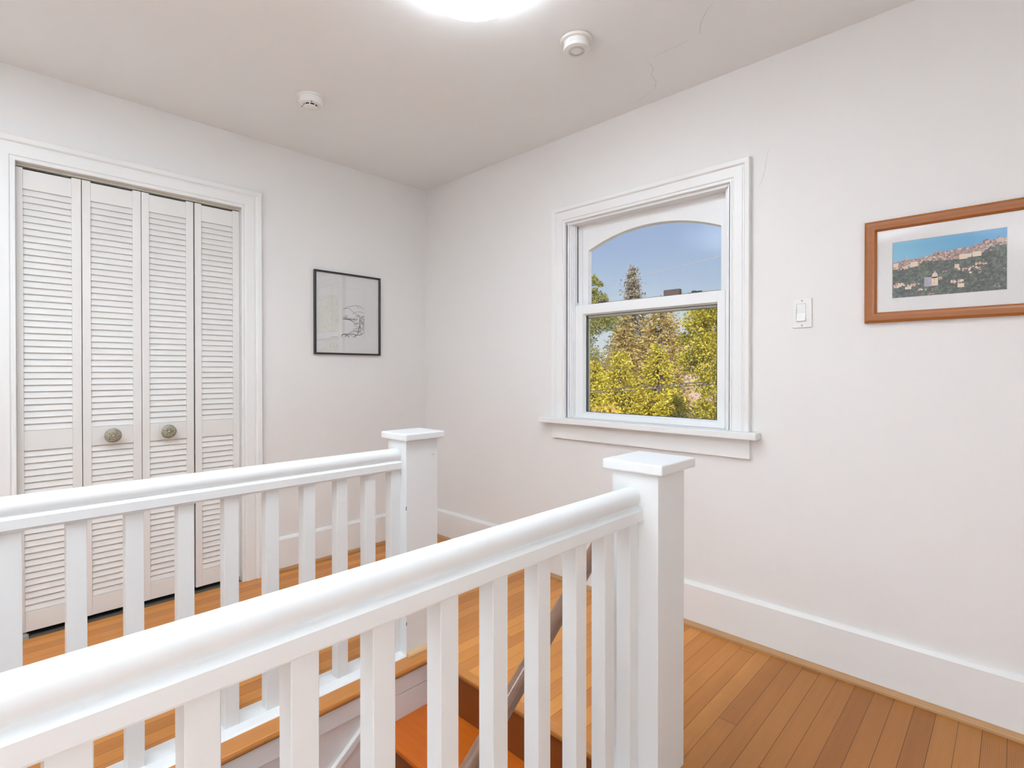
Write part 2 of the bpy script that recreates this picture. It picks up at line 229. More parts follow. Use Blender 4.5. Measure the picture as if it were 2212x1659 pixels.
# speckled stone-like knob
KNOB,_nt,_b=new_mat('speckled_pewter'); _n=_nt.nodes.new('ShaderNodeTexNoise'); _n.inputs['Scale'].default_value=260; _n.inputs['Detail'].default_value=3
_r=_nt.nodes.new('ShaderNodeValToRGB'); _r.color_ramp.elements[0].position=.33; _r.color_ramp.elements[0].color=(.07,.055,.035,1); _r.color_ramp.elements[1].position=.5; _r.color_ramp.elements[1].color=(.36,.33,.25,1)
_tc=_nt.nodes.new('ShaderNodeTexCoord'); _nt.links.new(_tc.outputs['Object'],_n.inputs['Vector']); _nt.links.new(_n.outputs['Fac'],_r.inputs[0]); _nt.links.new(_r.outputs[0],_b.inputs['Base Color']); _b.inputs['Roughness'].default_value=.4; _b.inputs['Metallic'].default_value=.3
F1=(.42,.14,.024); F2=(.78,.34,.080)
FLOOR=wood('fir_strip_floor',F1,F2,'y',.36,.058,1.315,coat=0,spec=.3,x_tint=(2.05,2.5,(.63,.62,.66)))
NOSE=wood('fir_nosing',(.34,.115,.022),(.66,.28,.07),'x',.34,coat=.2)
TRIMW=wood('fir_edge_trim',(.33,.115,.022),(.64,.27,.07),'y',.36,coat=.2)
SHOEX=wood('fir_shoe_x',(.34,.17,.07),(.58,.34,.16),'x',.45)
SHOEY=wood('fir_shoe_y',(.30,.13,.045),(.54,.28,.11),'y',.45)
TREAD=wood('stained_tread',(.36,.062,.003),(.66,.17,.014),'x',.35,coat=.05)
RISER=wood('stained_riser',(.14,.032,.004),(.24,.065,.012),'x',.4,grain=.7,coat=.0)
SHOEL=wood('pale_shoe',(.52,.30,.14),(.80,.55,.30),'y',.4)
HRAIL=wood('walnut_handrail',(.14,.07,.042),(.27,.145,.09),'y',.38,coat=.25)
FRAMEW=wood('cherry_frame',(.26,.075,.012),(.46,.16,.03),'x',.33,grain=1.2,coat=.3)
GLASS=glass_mat('window_glass',(.98,.985,.98))
PGLASS=glass_mat('picture_glass',(1,1,1),1.6); PGLASS2=glass_mat('picture_glass_glossy',(1,1,1),4.6)
SHADE=emis('lit_glass_shade',(.87,.96,1.07),LAMP_E)
_nt=SHADE.node_tree; _g=_nt.nodes.new('ShaderNodeTexCoord'); _s=_nt.nodes.new('ShaderNodeSeparateXYZ'); _m=_nt.nodes.new('ShaderNodeMapRange'); _m.interpolation_type='SMOOTHSTEP'
_nt.links.new(_g.outputs['Object'],_s.inputs[0]); _nt.links.new(_s.outputs[2],_m.inputs['Value'])
_m.inputs['From Min'].default_value=2.45-.125; _m.inputs['From Max'].default_value=2.45-.060; _m.inputs['To Min'].default_value=LAMP_E; _m.inputs['To Max'].default_value=3.0
_nt.links.new(_m.outputs['Result'],_nt.nodes['Principled BSDF'].inputs['Emission Strength'])

# ------------------------------------------------------------------ room shell
H=2.45
WX0,WX1,WZ0,WZ1=1.283,2.168,.865,1.964      # window rough opening
CY0,CY1,CZ=-2.151,-1.25,2.05                # closet opening
JT=.0185
b=MB(); b.box(-.12,0,CY1+JT,0,0,H); b.box(-.12,0,CY0-JT,CY1+JT,CZ+JT,H); b.box(-.12,0,-4.4,CY0-JT,0,H)
tag(b.build('wall_left',WALL),'off-white painted wall holding the louvred closet doors and the black-framed drawing','wall',kind='structure')
b=MB(); b.box(-.12,WX0,0,.14,-.02,H); b.box(WX1,4.32,0,.14,-.02,H); b.box(WX0,WX1,0,.14,-.02,WZ0); b.box(WX0,WX1,0,.14,WZ1,H)
# outer cladding down to the ground
b.box(-.12,4.32,.0,.14,-3.0,-.02)
tag(b.build('wall_right',WALL),'off-white painted wall with the window, light switch and wood-framed photograph','wall',kind='structure')
cr=MB(); cr.strip([(x,-.0006,z) for x,z in ((2.33,2.077),(2.317,2.013),(2.316,1.995),(2.303,1.95),(2.292,1.93))],.0012,(0,1,0))
b=MB(); b.box(-.12,4.32,-4.52,-4.4,0,H); tag(b.build('wall_rear',WALL),'off-white painted wall across the hall behind the viewpoint','wall',kind='structure')
b=MB(); b.box(4.2,4.32,-4.4,0,0,H); tag(b.build('wall_side',WALL),'off-white painted hall wall to the right of the viewpoint','wall',kind='structure')
b=MB(); b.box(-.12,4.32,-4.52,.14,H,H+.15)
ceil=tag(b.build('ceiling',CEIL),'flat white plaster ceiling with hairline cracks','ceiling',kind='structure')
b=MB()
for pts in ([(2.307,-.487),(2.267,-.455),(2.227,-.413),(2.199,-.366),(2.19,-.338)],[(1.953,-.331),(1.951,-.279),(1.938,-.247),(1.917,-.224),(1.904,-.156),(1.883,-.13),(1.87,-.103)],
            [(1.986,-.331),(2.037,-.336),(2.091,-.333),(2.144,-.34)],[(1.854,-.102),(1.797,-.075),(1.732,-.056)]):
    b.strip([(x,y,H-.0006) for x,y in pts],.0011,(0,0,1))
b.build('crack',CRACK,ceil,fix=False)
cr.build('crack',CRACK,bpy.data.objects['wall_right'],fix=False)
# floor with the stair well cut out
NX0,NX1,NY,WE=1.30,2.30,-.962,-3.45         # floor edges around the well
b=MB(); b.box(0,NX0,-4.4,0,-.25,0); b.box(NX0,NX1,NY,0,-.25,0); b.box(NX1,4.2,-4.4,0,-.25,0); b.box(NX0,NX1,-4.4,WE,-.25,0)
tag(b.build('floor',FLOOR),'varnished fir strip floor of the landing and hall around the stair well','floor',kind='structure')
# stair well walls
SX0,SX1=1.343,2.243
b=MB(); b.box(1.20,SX0,-3.6,-.90,-2.0,-.02); tag(b.build('wall_stairwell_left',WALL),'pale grey wall of the stair well below the far railing','wall',kind='structure')
b=MB(); b.box(SX1,2.40,-3.6,-.90,-2.0,-.02); tag(b.build('wall_stairwell_right',WALL),'pale wall of the stair well below the near railing','wall',kind='structure')
b=MB(); b.box(SX0,SX1,-3.60,-3.47,-2.0,-.02); tag(b.build('wall_stairwell_end',WALL),'pale end wall of the stair well under the hall floor','wall',kind='structure')
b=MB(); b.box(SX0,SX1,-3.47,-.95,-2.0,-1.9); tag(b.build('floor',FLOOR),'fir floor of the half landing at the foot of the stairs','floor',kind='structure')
# ------------------------------------------------------------------ trims
def casing_prof(w,t=1.0):
    P=[(0,0),(0,.011),(.003,.014),(.010,.014),(.012,.011),(.017,.011),(.021,.016),(.024,.0165),(.064,.0175),(.0665,.0145),(.072,.0145),(.0765,.021),(.080,.0235),(.100,.025),(.103,.022),(.103,0)]
    return [(d*w/.103,tt*t) for d,tt in P]
b=MB(); b.sweep([(CY1,0),(CY1,CZ),(CY0,CZ),(CY0,0)],casing_prof(.103),lambda u,v,t:(t,u,v))
c=tag(b.build('trim_1',TRIM),'moulded white casing around the louvred closet doors','trim',kind='structure')
b=MB(); b.box(-.12,.004,CY1-.0,CY1+.018,0,CZ+.018); b.box(-.12,.004,CY0-.018,CY0,0,CZ+.018); b.box(-.12,.004,CY0,CY1,CZ,CZ+.018)
b.build('jamb',TRIM,c,bevel=.001)
b=MB(); b.box(-.050,-.020,CY0+.001,CY1-.001,CZ-.011,CZ-.0003); b.build('door_track',TRACKM,c)
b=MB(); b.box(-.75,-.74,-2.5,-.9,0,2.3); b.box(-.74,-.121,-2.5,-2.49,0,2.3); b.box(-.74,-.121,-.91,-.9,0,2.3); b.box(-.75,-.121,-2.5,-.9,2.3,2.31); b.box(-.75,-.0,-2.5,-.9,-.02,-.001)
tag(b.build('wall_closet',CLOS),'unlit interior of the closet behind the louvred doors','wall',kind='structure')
def base_prof(): return [(0,0),(.018,0),(.018,.183),(.014,.190),(.010,.196),(0,.198)]
b=MB(); b.prism([(-t,z) for t,z in base_prof()],'x',0,4.2); tag(b.build('baseboard_right',TRIM),'tall white baseboard along the window wall','baseboard',kind='structure')
b=MB(); b.prism(base_prof(),'y',-1.147,-.018); b.prism(base_prof(),'y',-4.4,-2.254); tag(b.build('baseboard_left',TRIM),'tall white baseboard along the closet wall','baseboard',kind='structure')
def shoe(a,z=.021,w=.019):   # quarter round
    return [(a,0)]+[(a+w*math.cos(t),z*math.sin(t)) for t in [i*math.pi/16 for i in range(9)]]
b=MB(); b.prism([(-p,z) for p,z in shoe(.018)],'x',.018,4.2); tag(b.build('trim_2',SHOEX,smooth=40),'light fir shoe moulding along the foot of the window-wall baseboard','trim',kind='structure')
b=MB(); b.prism(shoe(.018),'y',-1.147,-.037); tag(b.build('trim_3',SHOEY,smooth=40),'fir shoe moulding along the foot of the closet-wall baseboard','trim',kind='structure')
def roundnose(x0,x1,z0,z1,r=.012,out=1):
    """2D outline with a rounded outer edge at x1"""
    P=[(x0,z0),(x1-out*r*.4,z0)]
    for i in range(7):
        a=-math.pi/2+math.pi*i/6; P.append((x1-out*r*.6+out*r*.6*math.cos(a)*1.0,(z0+z1)/2+(z1-z0)/2*math.sin(a)))
    P.append((x0,z1)); return P
b=MB(); b.prism(roundnose(1.3005,1.367,-.0235,.0005),'y',-3.45,-.990); tag(b.build('trim_4',TRIMW,smooth=45),'varnished fir edge board along the floor under the far railing','trim',kind='structure')
b=MB(); b.prism(roundnose(2.2995,2.222,-.0235,.0005,out=-1),'y',-3.45,-.990); tag(b.build('trim_5',TRIMW,smooth=45),'varnished fir edge board along the floor under the near railing','trim',kind='structure')
b=MB(); b.box(SX0,SX0+.011,-3.45,-.990,-.094,-.0235); tag(b.build('trim_6',TRIM,bevel=.0015),'white fascia board below the fir edge board on the far side of the well','trim',kind='structure')
b=MB(); b.box(SX1-.011,SX1,-3.45,-.990,-.094,-.0235); tag(b.build('trim_7',TRIM,bevel=.0015),'white fascia board below the fir edge board on the near side of the well','trim',kind='structure')
RISE,RUN=.19,.245
def skirt(x0,x1):
    b=MB(); s=RISE/RUN; zt=lambda y:-.148-s*(-1.308-y)*1.0 if True else 0
    y0,y1=-.99,-3.4
    b.prism([(y0,-.096),( -1.241,-.096),(y1,zt(y1)),(y1,zt(y1)-.42),(y0,zt(y0)-.42)],'x',x0,x1)
    xm=max(x0,x1) if x0<1.6 else min(x0,x1); xe=xm+(.009 if x0<1.6 else -.009)
    return b
sk=skirt(SX0,SX0+.010); sl=.775
sk.prism([(-1.245,-.0975),(-3.4,-.0975-sl*2.155),(-3.4,-.0975-sl*2.155-.030),(-1.245,-.1275)],'x',SX0,SX0+.018)
tag(sk.build('trim_8',TRIM,bevel=.001),'white sloping skirt board following the stairs on the far wall of the well','trim',kind='structure')
sk=skirt(SX1-.010,SX1); sk.prism([(-1.245,-.0975),(-3.4,-.0975-sl*2.155),(-3.4,-.0975-sl*2.155-.030),(-1.245,-.1275)],'x',SX1-.018,SX1)
tag(sk.build('trim_9',TRIM,bevel=.001),'white sloping skirt board following the stairs on the near wall of the well','trim',kind='structure')
# rear door casing seen as a reflection
b=MB(); b.sweep([(1.42,0),(1.42,2.05),(2.26,2.05),(2.26,0)][::-1],casing_prof(.103),lambda u,v,t:(u,-4.4+t,v))
tag(b.build('trim_10',TRIM),'moulded white casing around the rear hall door','trim',kind='structure')
b=MB(); b.box(1.425,2.255,-4.4,-4.375,.005,2.045)
for z0,z1 in ((.15,.85),(.98,1.92)):
    for x0,x1 in ((1.52,1.81),(1.87,2.16)): b.box(x0,x1,-4.376,-4.368,z0,z1)
rd=tag(b.build('door_3',TRIM,bevel=.002),'white panelled door in the rear wall of the hall','door',kind='structure')

# ------------------------------------------------------------------ louvred bifold doors
def leaf(y0,y1,sl_,sr,knob_y=None):
    """one louvred leaf: stiles, rails and fixed slats"""
    b=MB(); xf,xb=-.021,-.048; z0,z1=.024,2.034
    b.box(xb,xf,y0,y0+sl_,z0,z1); b.box(xb,xf,y1-sr,y1,z0,z1)
    a,c_=y0+sl_,y1-sr
    for r0,r1 in ((z0,.110),(.811,.897),(1.945,z1-.006)): b.box(xb+.002,xf-.0015,a,c_,r0,r1)
    for lo,hi,n in ((.110,.811,25),(.897,1.945,37)):
        p=(hi-lo)/n
        for i in range(n):
            zc=lo+p*i
            # slat leans: low front edge, high back edge
            b.prism([(xf-.003,zc+.0015),(xf-.0085,zc-.001),(xb+.006,zc+p+.010),(xb+.011,zc+p+.0125)],'y',a-.001,c_+.001)
    return b
def pr(b2,ys): pass
def bifold(name,y0,ym,y1,y2,labels,kn,label):
    t=thing(name,(-.035,(y0+y2)/2,.024),label,'closet door',kind='structure')
    res=[]
    for i,(a,c_) in enumerate(((y0,ym[0]),(ym[1],y2))):
        lo=leaf(a,c_,.0225 if (i==0 and name=='door_1') else .031,.034).build('door_leaf',DOORP,t,bevel=.0008,seg=1)
        lo['label']=labels[i]; res.append(lo)
        if kn[i] is not None:
            k=MB(); k.lathe([(0,.0495),(.004,.0495),(.0055,.047),(.0075,.0465),(.009,.0485),(.024,.0475),(.031,.044),(.0335,.040),(.032,.036),(.014,.031),(.008,.026),(.0075,.004),(.013,.001),(.013,0),(0,0)],(-.0225,kn[i],.855),'x',40)
            ko=k.build('knob',KNOB,t,smooth=50); ko.parent=lo; ko.matrix_parent_inverse=Matrix.Identity(4)
            lo_m=lo.matrix_parent_inverse.copy()
            ko['label']='round speckled pewter knob'
            s_=MB(); s_.lathe([(0,.0515),(.003,.0512),(.0042,.0495),(.0042,.047)],(-.0225,kn[i],.855),'x',20)
            # screw head is part of the knob
            so=s_.build('screw',METAL,None,smooth=50); so.parent=ko; so.matrix_parent_inverse=Matrix.Identity(4)
            join_later.append((ko,so))
    return t,res
join_later=[]
d1,l1=bifold('door_1',-2.149,(-1.9305,-1.9275),None,-1.7025,['leftmost louvred leaf','louvred leaf with a knob, left of the middle gap'],(None,-1.822),'left pair of white louvred bifold closet leaves, one with a round knob')
d2,l2=bifold('door_2',-1.7000,(-1.4755,-1.4690),None,-1.2515,['louvred leaf with a knob, right of the middle gap','rightmost louvred leaf'],(-1.597,None),'right pair of white louvred bifold closet leaves, next to the drawing')
# the knob's screw is merged into the knob mesh (keeps part depth at two)
for ko,so in join_later:
    bm=bmesh.new(); bm.from_mesh(ko.data); n=len(bm.faces); bm.from_mesh(so.data); bm.faces.ensure_lookup_table()
    ko.data.materials.append(METAL)
    for f in bm.faces[n:]: f.material_index=1
    bm.to_mesh(ko.data); bm.free(); bpy.data.objects.remove(so)
b=MB(); b.box(-.04,.004,-2.149,-2.115,.0005,.004); b.box(-.030,-.026,-2.149,-2.115,.004,.014); b.box(-.036,-.022,-2.135,-2.122,.004,.02)
b.build('pivot_bracket',METAL,d1,bevel=.0008)
for yy in (-2.145,-1.712,-1.69,-1.262):
    b=MB(); b.lathe([(0,0),(.004,0),(.004,.010),(0,.010)],(-.035,yy,2.029),'z',12); b.build('pivot_pin',METAL,d1 if yy<-1.7 else d2)

# ------------------------------------------------------------------ window
win=thing('window_1',(1.725,0,.865),'double-hung white window with an arched upper pane and wooden stool','window',kind='structure')
wm=lambda u,v,t:(u,-t,v)
b=MB(); b.sweep([(2.175,.9),(2.175,1.971),(1.275,1.971),(1.275,.9)],casing_prof(.0865,1.05),wm); b.build('casing',TRIM,win)
b=MB(); b.box(1.122,2.301,-.062,-.0005,.870,.900); b.box(WX0+.001,WX1-.001,-.0005,.066,.870,.900); b.build('stool',TRIM,win,bevel=.0045,seg=3)
b=MB(); b.box(1.190,2.262,-.019,-.0002,.785,.870); b.build('apron',TRIM,win,bevel=.0012)
b=MB()
for x0,x1,y0,y1 in ((1.276,1.291,.0,.012),(1.283,1.300,.012,.020),(1.283,1.306,.020,.028),(1.283,1.312,.028,.068),(1.283,1.335,.068,.14)):
    b.box(x0,x1,y0,y1,.900,1.964)
    b.box(3.4525-x1,3.4525-x0,y0,y1,.900,1.964)
b.box(1.290,2.160,.0,.066,1.958,1.966); b.box(1.335,2.1175,.066,.14,1.952,1.964); b.box(1.335,2.1175,.066,.14,.865,.905)
b.build('frame',VINYL,win,bevel=.0012)
b=MB(); b.box(1.3115,1.3128,.052,.0585,1.535,1.955); b.box(2.1397,2.141,.052,.0585,1.535,1.955); b.build('sash_track',DARK,win)
# lower sash
ls=MB(); ls.box(1.3135,1.365,.030,.062,.873,1.517); ls.box(2.1035,2.139,.030,.062,.873,1.517); ls.box(1.365,2.1035,.030,.062,1.466,1.517); ls.box(1.365,2.1035,.030,.062,.873,.928)
ls.box(1.3135,2.139,.026,.030,.901,.910)
lso=ls.build('lower_sash',VINYL,win,bevel=.0012)
b=MB(); b.sweep([(1.374,.935),(2.096,.935),(2.096,1.459),(1.374,1.459)],[(0,.002),(.0095,.0215),(.0085,.002)],lambda u,v,t:(u,.052-t,v),True)
o=b.build('glazing_bead',VINYL,lso)
b=MB(); b.sweep([(1.3765,.9375),(2.0935,.9375),(2.0935,1.4565),(1.3765,1.4565)],[(0,0),(.004,0),(.004,.003),(0,.003)],lambda u,v,t:(u,.053-t,v),True); b.build('gasket',DARK,lso)
b=MB(); b.box(1.372,2.098,.0535,.0555,.933,1.461); b.build('glass',GLASS,lso)
# upper sash with the arched opening
ax,ah,asz,acr=1.7385,.366,1.8155,1.895
def arch(hw,sp,crown,n=28):
    r=(hw*hw+(crown-sp)**2)/(2*(crown-sp)); a=math.asin(hw/r); return [(ax+r*math.sin(-a+2*a*i/n),crown-r+r*math.cos(-a+2*a*i/n)) for i in range(n+1)]
A=arch(.366,1.8155,1.893); B=arch(.3575,1.8125,1.886)
us=MB(); yf,yb=.070,.098; z0=1.48; zt=1.954; xl,xr=1.3365,2.1365
us.box(xl,A[0][0],yf,yb,z0,zt); us.box(A[-1][0],xr,yf,yb,z0,zt); us.box(A[0][0],A[-1][0],yf,yb,z0-.03,1.50)
for i in range(len(A)-1):
    p,q=A[i],A[i+1]; us.prism([p,q,(q[0],zt),(p[0],zt)],'y',yf,yb)
uso=us.build('upper_sash',VINYL,win)
b=MB()
fa=[(A[0][0],1.50)]+A+[(A[-1][0],1.50)]; ba=[(B[0][0],1.506)]+B+[(B[-1][0],1.506)]
n=len(fa); vs=[(x,yf-.0008,z) for x,z in fa]+[(x,.089,z) for x,z in ba]
b.add(vs,[(i,i+1,n+i+1,n+i) for i in range(n-1)]); b.build('glazing_bead',VINYL,uso,fix=False)
b=MB(); poly=[(B[0][0],1.505)]+B+[(B[-1][0],1.505)]
b.prism(poly[::-1],'y',.0885,.0905); b.build('glass',GLASS,uso)
b=MB(); b.box(1.335,2.1175+.02,.1,.106,1.448,1.53); b.box(1.312,1.347,.1,.112,.90,1.448); b.box(2.108,2.141,.1,.112,.90,1.448); b.box(1.347,2.108,.1,.112,.90,.920)
b.build('storm_frame',TAUPE,win)
for k,xx in enumerate((1.466,1.988)):
    b=MB(); b.box(xx-.026,xx+.026,.034,.058,1.5172,1.521); b.lathe([(0,0),(.012,0),(.012,.007),(.009,.009),(0,.009)],(xx,.046,1.521),'z',20); b.box(xx+.006,xx+.038,.040,.050,1.5215,1.527)
    b.build('sash_lock',BRONZE,win,bevel=.001)
b=MB(); b.box(1.8385,1.921,.036,.060,1.5174,1.547); tag(b.build('window_sensor',BOXBR,bevel=.003,seg=3),'small dark brown box sitting on the window meeting rail','sensor')

# ------------------------------------------------------------------ stairs
st=thing('staircase',(1.79,-.96,-1.9),'stained fir stairs going down between the two white railings','stairs')
b=MB(); b.prism([(y,z) for y,z in [(-.9625,-.030),(-.9625,.0003),(-.984,.0003),(-.9895,-.004),(-.9925,-.012),(-.9915,-.021),(-.986,-.029),(-.978,-.0305)]],'x',1.3015,2.2985)
tag(b.build('trim_11',NOSE,smooth=40),'rounded fir nosing board at the head of the stairs','trim',kind='structure')
for k in range(0,10):
    zt=-RISE*k; y1=-.9625-RUN*k
    b=MB(); b.box(SX0+.011,SX1-.011,y1-.010,y1+.006,zt-RISE+.0005,zt-.031); b.build('riser',RISER,st)
    if k<9:
        z=-RISE*(k+1); yb=y1-.010; yf=yb-RUN-.022
        prof=[(yb,z-.030),(yb,z),(yf+.008,z),(yf+.003,z-.004),(yf,z-.012),(yf+.001,z-.021),(yf+.006,z-.028),(yf+.013,z-.030)]
        b=MB(); b.prism(prof,'x',SX0+.011,SX1-.011); b.build('tread',TREAD,st,smooth=35)

# ------------------------------------------------------------------ railings
def rail_prof(cx,top,r,fz1,fz0,hw,bead):
    """handrail section: rounded roll, cove, square fillet, small bead; outline in (x,z)"""
    zc=top-r; P=[]
    for i in range(13):
        a=math.radians(-32+(244)*i/12); P.append((cx+r*math.cos(a),zc+r*math.sin(a)))
    # P goes right side low -> top -> left side low
    R=P[0]; Lf=P[-1]
    right=[(cx+hw-.003,fz1-.000)]; cove=[]
    for i in range(1,6):
        t=i/6; cove.append((R[0]-.004*math.sin(math.pi*t)+ (hw-.003-(R[0]-cx))*t**2 , R[1]+(fz1-R[1])*t))
    coveL=[(2*cx-x,z) for x,z in cove]
    out=[(cx+hw-.006,bead),(cx+hw-.005,fz0-.002),(cx+hw,fz0),(cx+hw,fz1-.003),(cx+hw-.003,fz1)]+cove[::-1]+P+coveL+[(cx-hw+.003,fz1),(cx-hw,fz1-.003),(cx-hw,fz0),(cx-hw+.005,fz0-.002),(cx-hw+.006,bead)]
    return out
def railing(label,cx,nx0,nx1,ny0,ny1,capx0,capx1,capy0,capy1,prof,ys,bot,end=-3.35,side=1):
    t=thing('stair_railing',((nx0+nx1)/2,(ny0+ny1)/2,0),label,'railing')
    b=MB(); b.box(nx0,nx1,ny0,ny1,.0006,.8745)
    np_=b.build('newel_post',RAILP,t,bevel=.0018)
    b=MB(); b.box(capx0,capx1,capy0,capy1,.8745,.9035); b.build('newel_cap',RAILP,np_,bevel=.005,seg=3)
    b=MB(); b.prism(prof,'y',end,ny0-.0003); b.build('top_rail',RAILP,t,smooth=28)
    zt=prof[0][1]
    for y in ys:
        b=MB(); b.box(cx-.0215,cx+.0215,y,y+.043,.0098,zt); b.build('baluster',RAILP,t,bevel=.0012,seg=1)
    b=MB(); b.prism([(cx-.060,.0006),(cx-.058,.009),(cx-.030,.0115),(cx+.022,.0115),(cx+.052,.006),(cx+.0605,.0006)],'y',end,ny0-.0003)
    b.build('bottom_rail',RAILP,t)
    b=MB(); b.box(nx0,nx1,end-.14,end,.0006,.8745); e=b.build('newel_post',RAILP,t,bevel=.0018)
    b=MB(); b.box(nx0-.02,nx1+.02,end-.16,end+.02,.8745,.9035); b.build('newel_cap',RAILP,e,bevel=.005,seg=3)
    return t,np_
far_y=[-1.115+.0005]+[-1.229,-1.348,-1.475,-1.604,-1.733,-1.861,-1.990,-2.119,-2.248]+[-2.248-.129*i for i in range(1,9)]
tf,nf=railing('white stair railing on the far side of the stair well, in front of the closet',1.2335,1.166,1.297,-1.0715,-.913,1.136,1.315,-1.087,-.888,
        rail_prof(1.2335,.8405,.0285,.788,.760,.0345,.7525),far_y,True)
near_y=[-1.0435]+[-1.1635,-1.287,-1.426,-1.565,-1.699,-1.840,-1.976,-2.113,-2.247]+[-2.247-.134*i for i in range(1,9)]
tn,nn=railing('white stair railing across the foreground on the near side of the stair well',2.2885,2.224,2.371,-1.0000,-.8450,2.204,2.393,-1.0215,-.817,
        rail_prof(2.2885,.8300,.0285,.7735,.7425,.0375,.7365),near_y,True)
b=MB(); b.prism([(p,z) for p,z in shoe(1.2975,.020,.018)],'y',-1.070,-.913)
b.build('shoe_moulding',SHOEL,tf,smooth=40)['label']='light fir quarter-round at the newel foot'
# nail holes and chips on the far newel
b=MB()
for y,z in ((-.934,.8075),(-.934,.8025),(-.941,.8065)):
    b=MB(); b.box(1.2969,1.2974,y-.0011,y+.0011,z-.0011,z+.0011); b.build('nail_hole',CHIP,nf)
for z0_,z1_ in ((.594,.610),(.128,.142)):
    b=MB(); b.box(1.2962,1.2976,-1.0722,-1.0700,z0_,z1_); b.build('paint_chip',CHIP,nf)
for cx_,cy_,zz in ((1.315,-1.087,.895),(1.315,-1.087,.880)):
    pass
# handrail on the near side of the flight
hr=thing('handrail',(2.18,-.97,.667),'round brown wooden handrail sloping down inside the stair well','handrail')
dy=2.30; p0=Vector((2.18,-.972,.6655)); p1=Vector((2.18,-.972-dy,.6655-.763*dy))
b=MB(); dd=(p1-p0).normalized(); b.tube([p0,p0+dd*.004,p1-dd*.004,p1],[.017,.0215,.0215,.017],24); b.build('rail',HRAIL,hr,smooth=50)
for yy in (-.985,-2.4):
    z=.6655-.763*(-.972-yy); xw=2.2235 if yy>-1.2 else 2.2425
    b=MB(); b.tube([(2.18,yy,z-.024),(2.18,yy,z-.05),(2.195,yy,z-.066),(xw-.004,yy,z-.068)],.005,10)
    b.lathe([(0,0),(.018,0),(.018,-.004),(0,-.004)],(xw,yy,z-.068),'x',20)
    b.build('bracket',METAL,hr,smooth=40)

# ------------------------------------------------------------------ light switch
sw=thing('light_switch',(2.457,0,1.386),'white rocker light switch on the wall between window and wooden frame','light switch')
b=MB(); b.box(2.4215,2.4925,-.0065,-.0002,1.3285,1.4445); b.build('wall_plate',PLAST,sw,bevel=.003,seg=3)
b=MB(); b.prism([(-.0065,1.4225),(-.0085,1.4225),(-.0078,1.386),(-.0135,1.3545),(-.0065,1.3545)],'x',2.4385,2.4705); b.build('rocker',PLAST,sw,bevel=.0008)
b=MB(); b.box(2.4372,2.4718,-.0068,-.0066,1.3525,1.4238); b.build('rocker_gap',SCREW,sw)
for z in (1.435,1.338):
    b=MB(); b.lathe([(0,-.0085),(.0025,-.0083),(.0036,-.0066),(.0036,-.006)],(2.457,0,z),'y',16); b.build('screw',SCREW,sw)

# ------------------------------------------------------------------ pictures
pb=thing('framed_picture',(0,-.612,1.26),'black-framed ink drawing of lake, mountain and trees on the left wall','picture')
L3=lambda u,v,t:(t,u,v)
b=MB(); b.sweep([(-.829,1.271),(-.3955,1.271),(-.3955,1.7615),(-.829,1.7615)],[(0,.003),(0,.019),(.0015,.0205),(.0095,.0205),(.011,.019),(.011,.001)],L3,True); b.build('frame',BLACKF,pb)
b=MB(); b.box(.001,.0075,-.832,-.393,1.268,1.765); b.build('mat',PAPER,pb)
b=MB(); b.box(.0110,.0128,-.831,-.394,1.269,1.764); b.build('glass',PGLASS2,pb)
b=MB()
for w,pts in INK: b.strip([(.0080,y,z) for y,z in pts],w*.0018,(1,0,0),0)
R_=[(-.725,1.369),(-.498,1.369),(-.498,1.682),(-.725,1.682),(-.725,1.369)]
for i in range(4): b.strip([(.0078,*R_[i]),(.0078,*R_[i+1])],.0010,(1,0,0),1)
b.build('drawing',[INK_,INKF],pb,fix=False)

pw=thing('framed_picture',(2.9,0,1.33),'wood-framed photograph of a hill town on the window wall','picture')
W3=lambda u,v,t:(u,-t,v)
b=MB(); b.sweep([(2.7015,1.3655),(3.0985,1.3655),(3.0985,1.664),(2.7015,1.664)],[(-.003,.004),(-.003,.011),(0,.0135),(.003,.019),(.012,.0225),(.026,.0225),(.0335,.018),(.0345,.014),(.0345,.001)],W3,True)
b.build('frame',FRAMEW,pw,smooth=30)
b=MB(); b.sweep([(2.7505,1.417),(3.0480,1.417),(3.0480,1.6135),(2.7505,1.6135)],[(0,.0045),(.0012,.0065),(.0525,.0065),(.0525,.0045)],W3,True); b.build('mat',PAPER,pw)
b=MB(); b.box(2.700,3.100,-.0100,-.0084,1.364,1.6655); b.build('glass',PGLASS,pw)
SKYP,nt,bb=new_mat('photo_sky'); tc=nt.nodes.new('ShaderNodeTexCoord'); sp=nt.nodes.new('ShaderNodeSeparateXYZ'); rr=nt.nodes.new('ShaderNodeMapRange'); rp=nt.nodes.new('ShaderNodeMix'); rp.data_type='RGBA'
nt.links.new(tc.outputs['Object'],sp.inputs[0]); nt.links.new(sp.outputs[0],rr.inputs['Value']); rr.inputs['From Min'].default_value=2.75; rr.inputs['From Max'].default_value=3.05
rp.inputs['A'].default_value=(.22,.50,.66,1); rp.inputs['B'].default_value=(.065,.30,.55,1); nt.links.new(rr.outputs['Result'],rp.inputs['Factor']); nt.links.new(rp.outputs['Result'],bb.inputs['Base Color']); bb.inputs['Roughness'].default_value=.5
